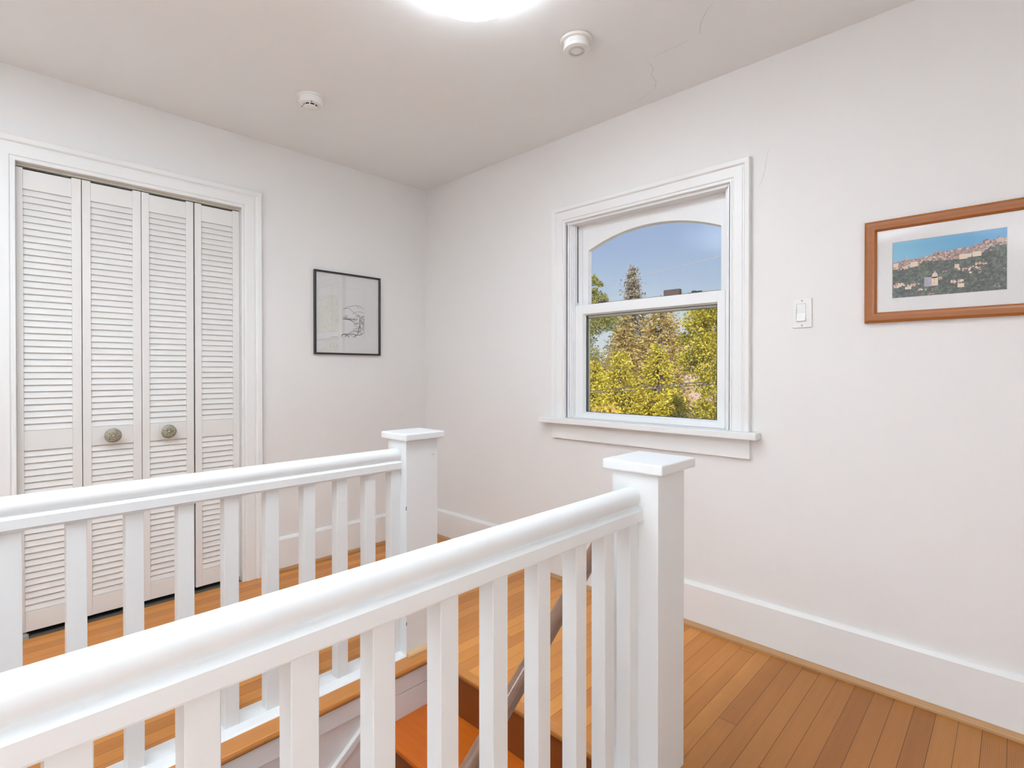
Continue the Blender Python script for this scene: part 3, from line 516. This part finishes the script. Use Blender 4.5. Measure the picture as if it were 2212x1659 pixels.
def speck(name,cols,sc):
    m,nt,bb=new_mat(name); n=nt.nodes.new('ShaderNodeTexNoise'); n.inputs['Scale'].default_value=sc; n.inputs['Detail'].default_value=5; n.inputs['Roughness'].default_value=.75
    r=nt.nodes.new('ShaderNodeValToRGB'); tc=nt.nodes.new('ShaderNodeTexCoord'); nt.links.new(tc.outputs['Object'],n.inputs['Vector']); nt.links.new(n.outputs['Fac'],r.inputs[0])
    e=r.color_ramp.elements; e[0].position=.36; e[0].color=(*cols[0],1); e[1].position=.66; e[1].color=(*cols[2],1); q=e.new(.5); q.color=(*cols[1],1)
    nt.links.new(r.outputs[0],bb.inputs['Base Color']); bb.inputs['Roughness'].default_value=.5; return m
HILLP=speck('photo_hill',((.006,.010,.014),(.05,.062,.05),(.20,.22,.13)),110)
TOWNP=speck('photo_town',((.05,.035,.035),(.34,.21,.18),(.62,.47,.40)),300)
BC=[paint('photo_cream',(.78,.62,.48),.5,.1,200),paint('photo_rose',(.62,.38,.28),.5,.2,300),paint('photo_brown',(.13,.08,.08),.5,.2,300),paint('photo_lilac',(.42,.38,.45),.5,.1,200)]
b=MB(); Y=-.0042
def flat(poly,d,mi): b.add([(x,Y-d,z) for x,z in poly],[list(range(len(poly)))],mi)
flat([(2.7495,1.416),(3.049,1.416),(3.049,1.6145),(2.7495,1.6145)],0,0)
T=[(2.7495,1.52)]+TOWN+[(3.049,1.567)]; Rg=[(2.7495,1.541)]+RIDGE+[(3.049,1.581)]
def band(up,lo,d,mi):
    N_=60
    def ev(c,x):
        for (x0,z0),(x1,z1) in zip(c,c[1:]):
            if x0<=x<=x1+1e-9: return z0+(z1-z0)*(x-x0)/max(x1-x0,1e-9)
        return c[-1][1]
    for i in range(N_):
        xa=2.7495+.2995*i/N_; xb=2.7495+.2995*(i+1)/N_
        b.add([(xa,Y-d,ev(lo,xa)),(xb,Y-d,ev(lo,xb)),(xb,Y-d,ev(up,xb)),(xa,Y-d,ev(up,xa))],[(0,1,2,3)],mi)
    return ev
band(Rg,[(2.74,1.416),(3.06,1.416)],.00012,2)
ev=band(T,[(2.74,1.416),(3.06,1.416)],.00020,1)
rs=random.Random(3)
for i in range(230):
    x=rs.uniform(2.752,3.045); zr=ev(Rg,x); zt_=ev(T,x); z=rs.uniform(zt_-.004,zr-.001); w=rs.uniform(.002,.007); h=rs.uniform(.0015,.004)
    flat([(x,z),(min(x+w,3.048),z),(min(x+w,3.048),z+h),(x,z+h)],.00022+i*1e-7,rs.choice((3,3,4,4,5)))
for i in range(40):
    x=rs.uniform(2.76,3.03); z=rs.uniform(1.43,ev(T,x)-.008); w=rs.uniform(.001,.004)
    flat([(x,z),(x+w,z),(x+w,z+.001),(x,z+.001)],.00026+i*1e-7,rs.choice((3,4,4)))
for x0,z1,x1,z0,k in BLD:
    n=max(1,int((x1-x0)/.0045)); one=k in (0,3)
    for i in range(1 if one else n*2):
        if one: flat([(x0,z0),(x1,z0),(x1,z1),(x0,z1)],.0003,3+k)
        else:
            hx=(x1-x0)/n; xa=x0+(x1-x0)*rs.random(); hh=(z1-z0)*rs.uniform(.25,.55); za=z0+(z1-z0-hh)*rs.random()
            c_=(3,4,4,5,3)[rs.randrange(5)] if k==1 else (5,5,4)[rs.randrange(3)]
            xb=min(xa+hx*rs.uniform(.7,1.5),3.048)
            flat([(xa,za),(xb,za),(xb,za+hh),((xa+xb)/2,za+hh*1.2),(xa,za+hh)],.0003+i*1e-7,c_)
        if k in (0,): flat([(xa-.0006,z1),(xb+.0006,z1),(xb,z1+.002),(xa,z1+.002)],.00031,4)
flat([(2.8685+.0065*math.cos(t),1.487+.0068*math.sin(t)) for t in [math.pi*i/10 for i in range(11)]],.00033,3); flat([(2.867,1.493),(2.870,1.493),(2.870,1.498),(2.867,1.498)],.00033,3)
for xx,zz in ((2.846,1.468),(2.846,1.457),(2.866,1.468),(2.866,1.456),(2.853,1.456)): flat([(xx,zz),(xx+.0014,zz),(xx+.0014,zz+.004),(xx,zz+.004)],.00036,5)
b.strip([(x,Y-.0004,z) for x,z in SIG],.0008,(0,1,0),3)
b.build('print',[SKYP,HILLP,TOWNP]+BC,pw,fix=False)
b=MB(); b.strip([(x,-.0068,z) for x,z in SIG2],.0006,(0,1,0)); b.build('pencil_note',INKF,pw,fix=False)

# ------------------------------------------------------------------ smoke detectors
sd=thing('smoke_detector',(.660,-1.165,H),'white domed smoke detector with vent slots nearer the closet wall, left of the lamp','smoke detector')
c0=(.660,-1.165,H)
b=MB(); b.lathe([(0,0),(.061,0),(.0615,-.007),(.059,-.009),(0,-.009)],c0,seg=56); b.build('base',PLAST,sd,smooth=35)
b=MB(); b.lathe([(0,-.009),(.0560,-.009),(.0560,-.020),(.0545,-.030),(.049,-.037),(.036,-.0405),(.0335,-.0405),(.0325,-.036),(0,-.036)],c0,seg=56); b.build('body',PLAST,sd,smooth=35)
b=MB(); b.lathe([(0,-.0362),(.029,-.0362),(.029,-.0452),(0,-.0452)],c0,seg=40); b.build('vent',DARK,sd)
b=MB(); b.lathe([(0,-.0452),(.0305,-.0452),(.031,-.048),(.028,-.050),(0,-.0505)],c0,seg=40)
for k in range(8):
    a=2*math.pi*k/8+.2; x,y=c0[0]+.030*math.cos(a),c0[1]+.030*math.sin(a); b.box(x-.0022,x+.0022,y-.0022,y+.0022,H-.0455,H-.036)
b.build('cap',PLAST,sd,smooth=35)
for a in (math.radians(-20),math.radians(215)):
    b=MB(); b.lathe([(0,-.0408),(.0028,-.0408),(.0028,-.039)],(c0[0]+.044*math.cos(a),c0[1]+.044*math.sin(a),H+.0012),seg=14); b.build('indicator_light',DARK,sd)
s2=thing('smoke_detector',(1.826,-.642,H),'cream round smoke detector on a wide base plate, right of the lamp','smoke detector')
c1=(1.826,-.642,H)
b=MB(); b.lathe([(0,-.002),(.0625,-.002),(.063,-.006),(.060,-.0105),(.050,-.012),(0,-.012)],c1,seg=56); b.build('base',PLASTC,s2,smooth=35)
b=MB(); b.lathe([(0,-.012),(.049,-.012),(.0495,-.028),(.0515,-.029),(.0515,-.036),(.048,-.041),(.030,-.0435),(0,-.0440)],c1,seg=56); b.build('body',PLAST,s2,smooth=35)
b=MB()
for r in (.0225,.0265,.0305): b.lathe([(r-.0006,-.0436),(r-.0006,-.0446),(r+.0006,-.0446),(r+.0006,-.0434)],c1,seg=40)
b.build('grille',SCREW,s2)
b=MB(); b.lathe([(0,-.0445),(.0035,-.0445),(.0035,-.043)],(c1[0]-.028*.6,c1[1]-.028*-.8,H),seg=14); b.build('indicator_light',SCREW,s2)

# ------------------------------------------------------------------ ceiling lamp and added fill lamps
def lamp(loc,label):
    t=thing('ceiling_lamp',(*loc,H),label,'ceiling lamp',None)
    c=(*loc,H)
    b=MB(); b.lathe([(0,0),(.15,0),(.152,-.03),(.148,-.034),(0,-.034)],c,seg=64); b.build('canopy',PLAST,t,smooth=35)
    b=MB(); pr_=[(.150,-.0345)]; R=.186
    pr_=[(R-.004,-.040),(R,-.046)]
    dep=.088
    for i in range(1,15):
        a=i/14*math.pi/2; pr_.append((R*math.cos(a),-.046-dep*math.sin(a)))
    b.lathe(pr_,c,seg=72); b.build('glass_shade',SHADE,t,smooth=60)
    for k in range(3):
        a=math.radians(CLIP0+120*k); 
        ca,sa=math.cos(a),math.sin(a); b=MB()
        pts=[(R-.03,-.036),(R+.006,-.036),(R+.0075,-.052),(R-.004,-.066)]
        vs=[]; w=.009
        for r,h in pts:
            for s_ in (-1,1): vs.append((c[0]+r*ca-s_*w*sa,c[1]+r*sa+s_*w*ca,c[2]+h))
        for r,h in pts:
            for s_ in (-1,1): vs.append((c[0]+(r+.0015)*ca-s_*w*sa,c[1]+(r+.0015)*sa+s_*w*ca,c[2]+h-.0015))
        f=[]
        for i in range(3):
            f+= [(2*i,2*i+1,2*i+3,2*i+2),(8+2*i,8+2*i+2,8+2*i+3,8+2*i+1),(2*i,2*i+2,8+2*i+2,8+2*i),(2*i+1,8+2*i+1,8+2*i+3,2*i+3)]
        f+=[(0,8,9,1),(6,7,15,14)]
        b.add(vs,f); b.build('clip',METAL,t)
    return t
lamp((1.832,-1.2),'lit white glass bowl ceiling lamp above the stairs, cut by the top of the photo')
def fill_globe(x,y,z,nx,ny,label,rr=.22,mat=None):  # invented globe lamps out of view, added to fill the room with light
    t=thing('fill_wall_lamp',(x,y,z),label,'fill lamp','added fill globes behind the viewpoint')
    b=MB(); ax_='x' if nx else 'y'; sg=nx+ny
    b.lathe([(0,0),(.06,0),(.06,.02*sg),(.02,.03*sg),(.012,.06*sg),(.012,.09*sg),(0,.09*sg)],(x,y,z),ax_,32); b.build('wall_bracket',METAL,t,smooth=40)
    b=MB(); cx_,cy_=x+nx*(.09+rr),y+ny*(.09+rr); P=[(rr*math.sin(math.pi*i/24),rr*math.cos(math.pi*i/24)) for i in range(25)]
    b.lathe(P,(cx_,cy_,z),'z',48); b.build('glass_globe',mat or GLOBE,t,smooth=70)
GLOBE=emis('fill_globe_glow',(.86,.96,1.07),GLOBE_E)
GLOBER=emis('fill_rear_globe_glow',(.86,.96,1.07),REAR_E)
fill_globe(4.2,-2.5,LZ,-1,0,'added unseen fill globe on the hall side wall, nearest the window wall')
fill_globe(4.2,-3.8,LZ,-1,0,'added unseen fill globe on the hall side wall, nearest the rear wall')
fill_globe(.75,-4.4,LZ,0,1,'added unseen fill globe on the rear wall, left of the rear door',.22,GLOBER)
def fill_uplight(x,y,z,watt,size,label,wall=None,cat='fill lamp'):
    """invented open-topped metal cup around a spot added to brighten ceiling and room"""
    t=thing('fill_uplight',(x,y,z),label,cat)
    b=MB(); b.lathe([(0,-.16),(.05,-.16),(.12,0),(.115,0),(.045,-.15),(0,-.15)],(x,y,z),'z',40); b.build('cup',METAL,t,smooth=40)
    b=MB(); b.lathe([(0,-.115),(.055,-.115),(.055,-.105),(0,-.105)],(x,y,z),'z',32); b.build('lens',emis('fill_lens_glow',(.9,.97,1.04),6),t)
    if wall: b=MB(); b.tube([(x,y,z-.12),wall],.012,10); b.build('arm',METAL,t,smooth=40)
    else:
        b=MB(); b.tube([(x,y,z-.16),(x,y,.02)],.012,12); b.lathe([(0,.0005),(.13,.0005),(.13,.015),(.02,.025),(0,.025)],(x,y,0),'z',40); b.build('stand',METAL,t,smooth=40)
    l=bpy.data.lights.new('spot','SPOT'); l.energy=watt; l.spot_size=math.radians(size); l.spot_blend=.9; l.shadow_soft_size=.05; l.color=(.84,.95,1.08)
    o=bpy.data.objects.new('fill_uplight_spot',l); COL.objects.link(o); o.location=(x,y,z-.01); o.rotation_euler=(math.pi,0,0); o.parent=t; o.matrix_parent_inverse=Matrix.Translation(-Vector(t.location))
fill_uplight(1.79,-2.9,-.2,WELL_FILL_W,54,'added unseen fill light in a steel cup on the end wall inside the stair well',(1.79,-3.47,-.40))
fill_uplight(3.45,-3.98,1.75,HALL_FILL_W,110,'added unseen fill light on a steel stand, standing in the rear hall',None,'floor lamp')
# ------------------------------------------------------------------ outdoors
GRASS=paint('lawn',(.12,.16,.04),.9,.3,.5)
b=MB(); b.box(-70,50,.14,90,-3.2,-3.0); tag(b.build('ground',GRASS),'grassy ground outside below the window','ground',kind='structure')
BARK=paint('bark',(.14,.10,.075),.9,.3,6)
L_CEDAR=leafmat('leaf_cedar',(.34,.30,.03),(.84,.69,.09),.35)
L_CEDARD=leafmat('leaf_cedar_shade',(.10,.12,.03),(.34,.33,.04),.3)
L_FIR=leafmat('leaf_fir',(.16,.135,.07),(.42,.34,.15),.35); L_FIRP=leafmat('leaf_fir_pale',(.20,.17,.13),(.50,.43,.32),.4)
L_GOLD=leafmat('leaf_gold',(.38,.29,.10),(.72,.55,.20),.4)
L_MAPLE=leafmat('leaf_maple',(.20,.22,.07),(.62,.56,.17),.45)
L_BIRCH=leafmat('leaf_right',(.30,.29,.03),(.82,.68,.10),.4)
L_WEEP=leafmat('leaf_weeping',(.60,.42,.05),(.85,.66,.14),.4)
def leafset(b,pts,size,rng,el=1.8,mi=0,dirs=None):
    for i,p in enumerate(pts):
        d=Vector((rng.gauss(0,1),rng.gauss(0,1),rng.gauss(0,1)))
        if dirs is not None: d=d*.55+dirs[i]
        d.normalize(); u=d.cross(Vector((rng.gauss(0,1),rng.gauss(0,1),rng.gauss(0,1)))).normalized()
        s=size*rng.uniform(.6,1.25); p=Vector(p)
        b.add([p-d*s*el*.5,p+u*s*.42,p+d*s*el*.5,p-u*s*.42],[(0,1,2,3)],mi)
def trunk(b,x,y,z0,z1,r,lean=0):
    b.tube([(x,y,z0),(x+lean*.3,y,z0+(z1-z0)*.5),(x+lean,y,z1)],[r,r*.7,r*.15],9)
def conifer(name,label,x,y,ztop,zbase,rad,n,size,mat,seed,droop=.35,dens=1.0,group=None,gap=0,power=1.0):
    """cone of drooping sprays around a trunk; every spray is a fan of leaflets"""
    rng=random.Random(seed); t=thing(name,(x,y,-3.0),label,'tree',group)
    n=int(n*1.35); size*=.78
    b=MB(); trunk(b,x,y,-3.0,ztop,max(.08,rad*.07)); 
    pts=[]; dirs=[]
    nb=n
    for i in range(nb):
        u=rng.random()**.62; z=ztop-(ztop-zbase)*u
        a=rng.uniform(0,2*math.pi); R=rad*(u**power)*rng.uniform(.72,1.12)+.03
        if gap and rng.random()<gap: continue
        ex,ey=math.cos(a),math.sin(a)
        k=int(10*dens)
        for j in range(k):
            f=.35+.65*(j+rng.random())/k; q=R*f; sag=droop*q*f
            sp=.07*rad*f+.02
            pts.append((x+ex*q+rng.gauss(0,sp),y+ey*q+rng.gauss(0,sp),z-sag+rng.gauss(0,sp*.7))); dirs.append(Vector((ex,ey,-droop*1.4)))
        if i%6==0: b.tube([(x,y,z),(x+ex*R*.8,y+ey*R*.8,z-droop*R*.5)],[.02,.006],4,cap=False)
    b.build('trunk',BARK,t,fix=False)
    c=MB(); leafset(c,pts,size,rng,2.2,0,dirs); c.build('crown',mat,t,fix=False)
    return t
def broad(name,label,x,y,zt,blobs,nper,size,mat,seed,group=None):
    """broadleaf tree: leaf clusters around branch ends"""
    rng=random.Random(seed); t=thing(name,(x,y,-3.0),label,'tree',group)
    nper=int(nper*1.4); size*=.8
    b=MB(); trunk(b,x,y,-3.0,zt,.16)
    pts=[]
    for (bx,by,bz,r,dn) in blobs:
        b.tube([(x,y,min(zt,bz)-.8),((x+bx)/2,(y+by)/2,bz-.35*r),(bx,by,bz)],[.05,.03,.012],5,cap=False)
        n=int(nper*dn)
        for i in range(n):
            d=Vector((rng.gauss(0,1),rng.gauss(0,1),rng.gauss(0,1))).normalized()*r*(rng.random()**.42)
            # twig clumps
            cpt=Vector((bx,by,bz))+d
            for k in range(5): pts.append(cpt+Vector((rng.gauss(0,.06),rng.gauss(0,.06),rng.gauss(0,.06)))*(r*.9+.3))
    b.build('trunk',BARK,t,fix=False)
    c=MB(); leafset(c,pts,size,rng,1.5); c.build('crown',mat,t,fix=False)
    return t
G='golden cedars in the hedge outside the window'
conifer('cedar_tree','golden-green cedar outside the window, in front of the dark fir',-4.05,9.0,1.66,-1.4,1.15,900,.05,L_CEDAR,1,.25,1.6,G,power=.75)
conifer('cedar_tree','golden-green cedar outside the window, right one of the two pointed tops',-3.15,9.2,1.80,-1.4,1.10,900,.05,L_CEDAR,2,.25,1.6,G,power=.75)
conifer('cedar_tree','golden-green cedar at the left edge of the window view',-5.1,9.4,1.55,-1.4,1.05,700,.05,L_CEDAR,3,.25,1.5,G,power=.75)
conifer('cedar_tree','lower green cedar in front of the roof outside the window',-2.45,8.6,.75,-1.4,.95,700,.05,L_CEDAR,4,.25,1.5,G,power=.75)
conifer('cedar_tree','low green cedar at the bottom middle of the window view',-3.5,7.6,.42,-1.6,1.15,800,.045,L_CEDAR,5,.25,1.5,G,power=.7)
conifer('cedar_tree','green cedar further east in the hedge, behind the right-hand broadleaf tree',.6,12.5,2.6,-2.2,1.5,700,.07,L_CEDAR,41,.25,1.5,G,power=.7)
conifer('cedar_tree','easternmost green cedar of the hedge outside',4.2,13.0,2.9,-2.2,1.6,700,.07,L_CEDAR,42,.25,1.5,G,power=.7)
conifer('fir_tree','tall dark fir with a sparse tip rising above the meeting rail outside',-13.3,25.0,7.3,-1.5,2.7,1100,.12,L_FIRP,6,.45,1.5,power=1.15)
conifer('fir_tree','olive fir to the left of the tall dark fir outside',-16.9,30.0,5.2,-1.5,2.4,700,.13,L_FIR,16,.4,1.5,power=.7)
conifer('cypress_tree','broad golden conifer between the fir and the right-hand tree outside',-7.75,18.0,4.35,-1.5,1.55,1000,.09,L_GOLD,7,.2,1.6,power=.45)
conifer('cypress_tree','pale conifer behind the golden conifer, left of the sky gap',-9.0,17.2,3.6,-1.5,1.2,700,.09,L_GOLD,8,.2,1.5,power=.5)
broad('maple_tree','green broadleaf tree at the upper left of the window view',-8.4,12.0,3.0,[(-7.1,12,2.9,.62,1.0),(-6.45,12,2.85,.45,.9),(-7.5,12,2.3,.55,.7),(-6.9,12.2,3.45,.33,.6),(-6.95,12,4.15,.16,.14),(-6.72,12,3.98,.10,.08),(-6.95,12,3.78,.12,.1),(-7.3,12.2,1.65,.4,.5),(-7.9,12.4,3.0,.8,.8)],420,.055,L_MAPLE,9)
broad('walnut_tree','yellow-green broadleaf tree filling the right of the window view',-.2,7.4,2.3,[(-1.15,7,2.05,.28,.8),(-.9,7,2.25,.3,.9),(-.55,7.1,2.0,.45,1.2),(-1.05,7,1.65,.32,1.0),(-1.35,7.1,1.35,.24,.6),(-.7,7,1.4,.45,1.2),(-.95,7,1.0,.3,.8),(-.55,7,.75,.45,1.2),(-.95,7,.45,.28,.7),(-.35,7.2,2.5,.4,1.0),(-1.5,7.2,1.75,.14,.2),(-.98,6.9,2.52,.06,.06),(-.62,7,2.75,.05,.04)],330,.042,L_BIRCH,10)
broad('sycamore_tree','tall bright tree east of the window, seen only as a reflection in the black-framed picture',10.5,5.2,5.0,[(9.5,4.9,2.6,1.3,1.2),(10.5,5.6,4.3,1.4,1.2),(11.2,6.4,3.0,1.5,1.2),(9.2,5.6,5.2,1.0,.8),(12.5,6.8,5.0,1.4,1.0),(9.8,5.2,.9,1.2,.8)],420,.10,leafmat('leaf_sycamore',(.45,.47,.22),(.88,.86,.50),.4),77)
# weeping branch tips near the sill
rng=random.Random(12); t=thing('weeping_tree',(-3.6,6.2,-3.0),'pale drooping branch tips at the bottom left of the window view','tree')
b=MB(); trunk(b,-3.2,6.2,-3.0,.2,.10); c=MB(); pts=[]; dirs=[]
for hx,hz in ((-2.62,.47),(-1.95,.25)):
    for k in range(14):
        dx=rng.uniform(-.42,.42); top=Vector((hx,6.2+rng.uniform(-.2,.2),hz)); P_=[]
        for i in range(7):
            f=i/6; P_.append(top+Vector((dx*f,0,.07*math.sin(f*3)-.62*f*f)))
        b.tube(P_,.004,4,cap=False)
        for i in range(60):
            f=rng.random(); q=top+Vector((dx*f,0,.07*math.sin(f*3)-.62*f*f)); pts.append(q+Vector((rng.gauss(0,.012),rng.gauss(0,.012),-.02))); dirs.append(Vector((dx*.5,0,-1)))
    b.tube([(-3.2,6.2,.1),(hx-.2,6.2,hz-.05),(hx,6.2,hz)],[.03,.012,.006],5,cap=False)
b.build('trunk',paint('pale_twig',(.60,.42,.28),.8,.2,20),t,fix=False); leafset(c,pts,.028,rng,2.4,0,dirs); c.build('crown',L_WEEP,t,fix=False)
# filler hedge mass further back
rng=random.Random(22)
for k,(x,y,z,r) in enumerate(((-19,32,2.4,3.0),(-11,30,2.0,2.6),(-5.5,34,2.6,2.6))):
    broad('background_tree',['olive tree far behind the cedars, left of the fir','olive tree far behind, between fir and golden conifer','olive tree far behind the roofed house'][k],x,y,z,[(x+rng.uniform(-r,r),y+rng.uniform(-1,1),z+rng.uniform(-3.5,.4),r*.55,1.0) for _ in range(9)],260,.14,L_FIR if k<2 else L_GOLD,30+k)
# neighbour house
ROOF=paint('shingle_roof',(.40,.27,.25),.85,.18,9); SIDING=paint('grey_siding',(.32,.30,.27),.8,.08,4); SLATE=paint('grey_dormer',(.36,.40,.45),.7,.05,4)
hs=thing('house',(-7.2,23,-3.0),'neighbouring house with a brown shingle roof seen between the trees','house')
b=MB(); b.prism([(-9.7,-3),(-3.8,-3),(-3.8,-.3),(-9.7,-.3)],'y',20.5,26.5); b.build('wall',SIDING,hs)
b=MB(); b.prism([(20.0,-.45),(20.0,-.3),(23.5,2.75),(27.0,-.3),(27.0,-.45),(23.5,2.55)],'x',-9.9,-3.4); b.build('roof',ROOF,hs)
PV=paint('pale_vent',(.75,.66,.60),.6,.05,8)
b=MB(); b.box(-8.6,-8.15,21.6,21.9,1.25,1.36); b.build('roof_vent',PV,hs)
b=MB(); b.box(-7.2,-6.8,20.6,20.9,.36,.48); b.build('roof_vent',PV,hs)
b=MB(); b.box(-8.75,-8.0,20.9,22.3,.2,.82); b.build('dormer',SLATE,hs)
b=MB(); b.box(-6.9,-6.2,20.43,20.5,-1.7,-.9); b.build('window',paint('dark_pane',(.10,.11,.12),.3,.05,5),hs)
# power lines and the pole
up=thing('utility_pole',(-6.84,16.3,-3.0),'weathered utility pole top above the cedars outside','utility pole')
b=MB(); b.tube([(-6.84,16.3,-3),(-6.84,16.3,2.14)],[.12,.09],10); b.build('pole',paint('pole_wood',(.22,.17,.14),.9,.2,6),up)
b=MB(); b.box(-7.3,-6.4,16.12,16.2,1.92,2.0); b.build('crossarm',paint('arm_wood',(.26,.21,.18),.9,.2,6),up)
WIRE=paint('wire',(.10,.09,.09),.6,.1,4); WIREP=paint('pale_wire',(.42,.34,.33),.6,.1,4)
def wire(p,q,r,mat,label,sag=.15,ext=2.2):
    p,q=Vector(p),Vector(q); d=q-p; p0=p-d*ext; q0=q+d*ext; pts=[]
    for i in range(41):
        f=i/40; a=p0.lerp(q0,f); s_=sag*(1-(2*f-1)**2); pts.append(a-Vector((0,0,s_-sag)))
    b=MB(); b.tube(pts,r,6); tag(b.build('power_line',mat,smooth=60),label,'power line','power lines outside the window')
wire((-2.871,6,.774),(-.386,6,1.001),.0075,WIRE,'thick dark cable crossing the cedars outside, upper one of the pair',.0,1.5)
wire((-2.871,6.02,.729),(-.386,6.02,.957),.0075,WIRE,'thick dark cable crossing the cedars outside, lower one of the pair',.0,1.5)
wire((-9.073,15,4.44),(-3.93,15,4.959),.009,WIREP,'thin pale wire across the sky outside, higher one',.0,1.5)
wire((-8.679,15,3.999),(-3.929,15,4.549),.006,WIREP,'thin pale wire across the sky outside, lower one',.0,1.5)
wire((-10.471,20,1.939),(-9.237,20,2.064),.012,WIREP,'short pale wire in front of the dark fir, upper one',.0,.9)
wire((-10.42,20,1.782),(-9.356,20,1.872),.012,WIREP,'short pale wire in front of the dark fir, lower one',.0,.9)

# ------------------------------------------------------------------ sky and sun
w=bpy.data.worlds.new('World'); scn.world=w; w.use_nodes=True; nt=w.node_tree; N=nt.nodes; Lk=nt.links; N.clear()
out=N.new('ShaderNodeOutputWorld'); bg=N.new('ShaderNodeBackground'); tc=N.new('ShaderNodeTexCoord'); sp=N.new('ShaderNodeSeparateXYZ'); rp=N.new('ShaderNodeValToRGB')
Lk.new(tc.outputs['Generated'],sp.inputs[0]); Lk.new(sp.outputs[2],rp.inputs[0])
e=rp.color_ramp.elements; e[0].position=0.0; e[0].color=(.72,.75,.76,1); e[1].position=.32; e[1].color=(.33,.43,.68,1)
for p,cc in ((.10,(.60,.68,.76,1)),(.16,(.45,.57,.74,1)),(.22,(.38,.49,.71,1))): q=e.new(p); q.color=cc
Lk.new(rp.outputs[0],bg.inputs[0]); bg.inputs[1].default_value=SKY_E; Lk.new(bg.outputs[0],out.inputs[0])
sd_=bpy.data.lights.new('sun','SUN'); sd_.energy=SUN_E; sd_.angle=math.radians(.6); sd_.color=(1,.95,.86)
so=bpy.data.objects.new('sun',sd_); COL.objects.link(so); so.rotation_euler=Vector((-.45,.75,-.72)).to_track_quat('-Z','Y').to_euler()

# ------------------------------------------------------------------ camera
cam=bpy.data.cameras.new('camera'); co=bpy.data.objects.new('camera',cam); COL.objects.link(co); scn.camera=co
yaw,pit,rol=math.radians(43.8512584),math.radians(.337824968),math.radians(-.006)
F=Vector((-math.sin(yaw)*math.cos(pit),math.cos(yaw)*math.cos(pit),-math.sin(pit))); R=Vector((math.cos(yaw),math.sin(yaw),0)); U=R.cross(F)
R2=R*math.cos(rol)+U*math.sin(rol); U2=U*math.cos(rol)-R*math.sin(rol)
M=Matrix((( R2.x,U2.x,-F.x,3.07489184),(R2.y,U2.y,-F.y,-2.30602940),(R2.z,U2.z,-F.z,1.15589731),(0,0,0,1))); co.matrix_world=M
cam.sensor_fit='HORIZONTAL'; cam.sensor_width=36; cam.lens=1137.84702/2212*36; cam.shift_y=-20.757/2212; cam.clip_start=.02; cam.clip_end=300
vs=scn.view_settings; vs.view_transform='Standard'; vs.look='None'; vs.gamma=1; vs.use_curve_mapping=False; vs.exposure=EXPO
try: scn.display_settings.display_device='sRGB'
except Exception: pass
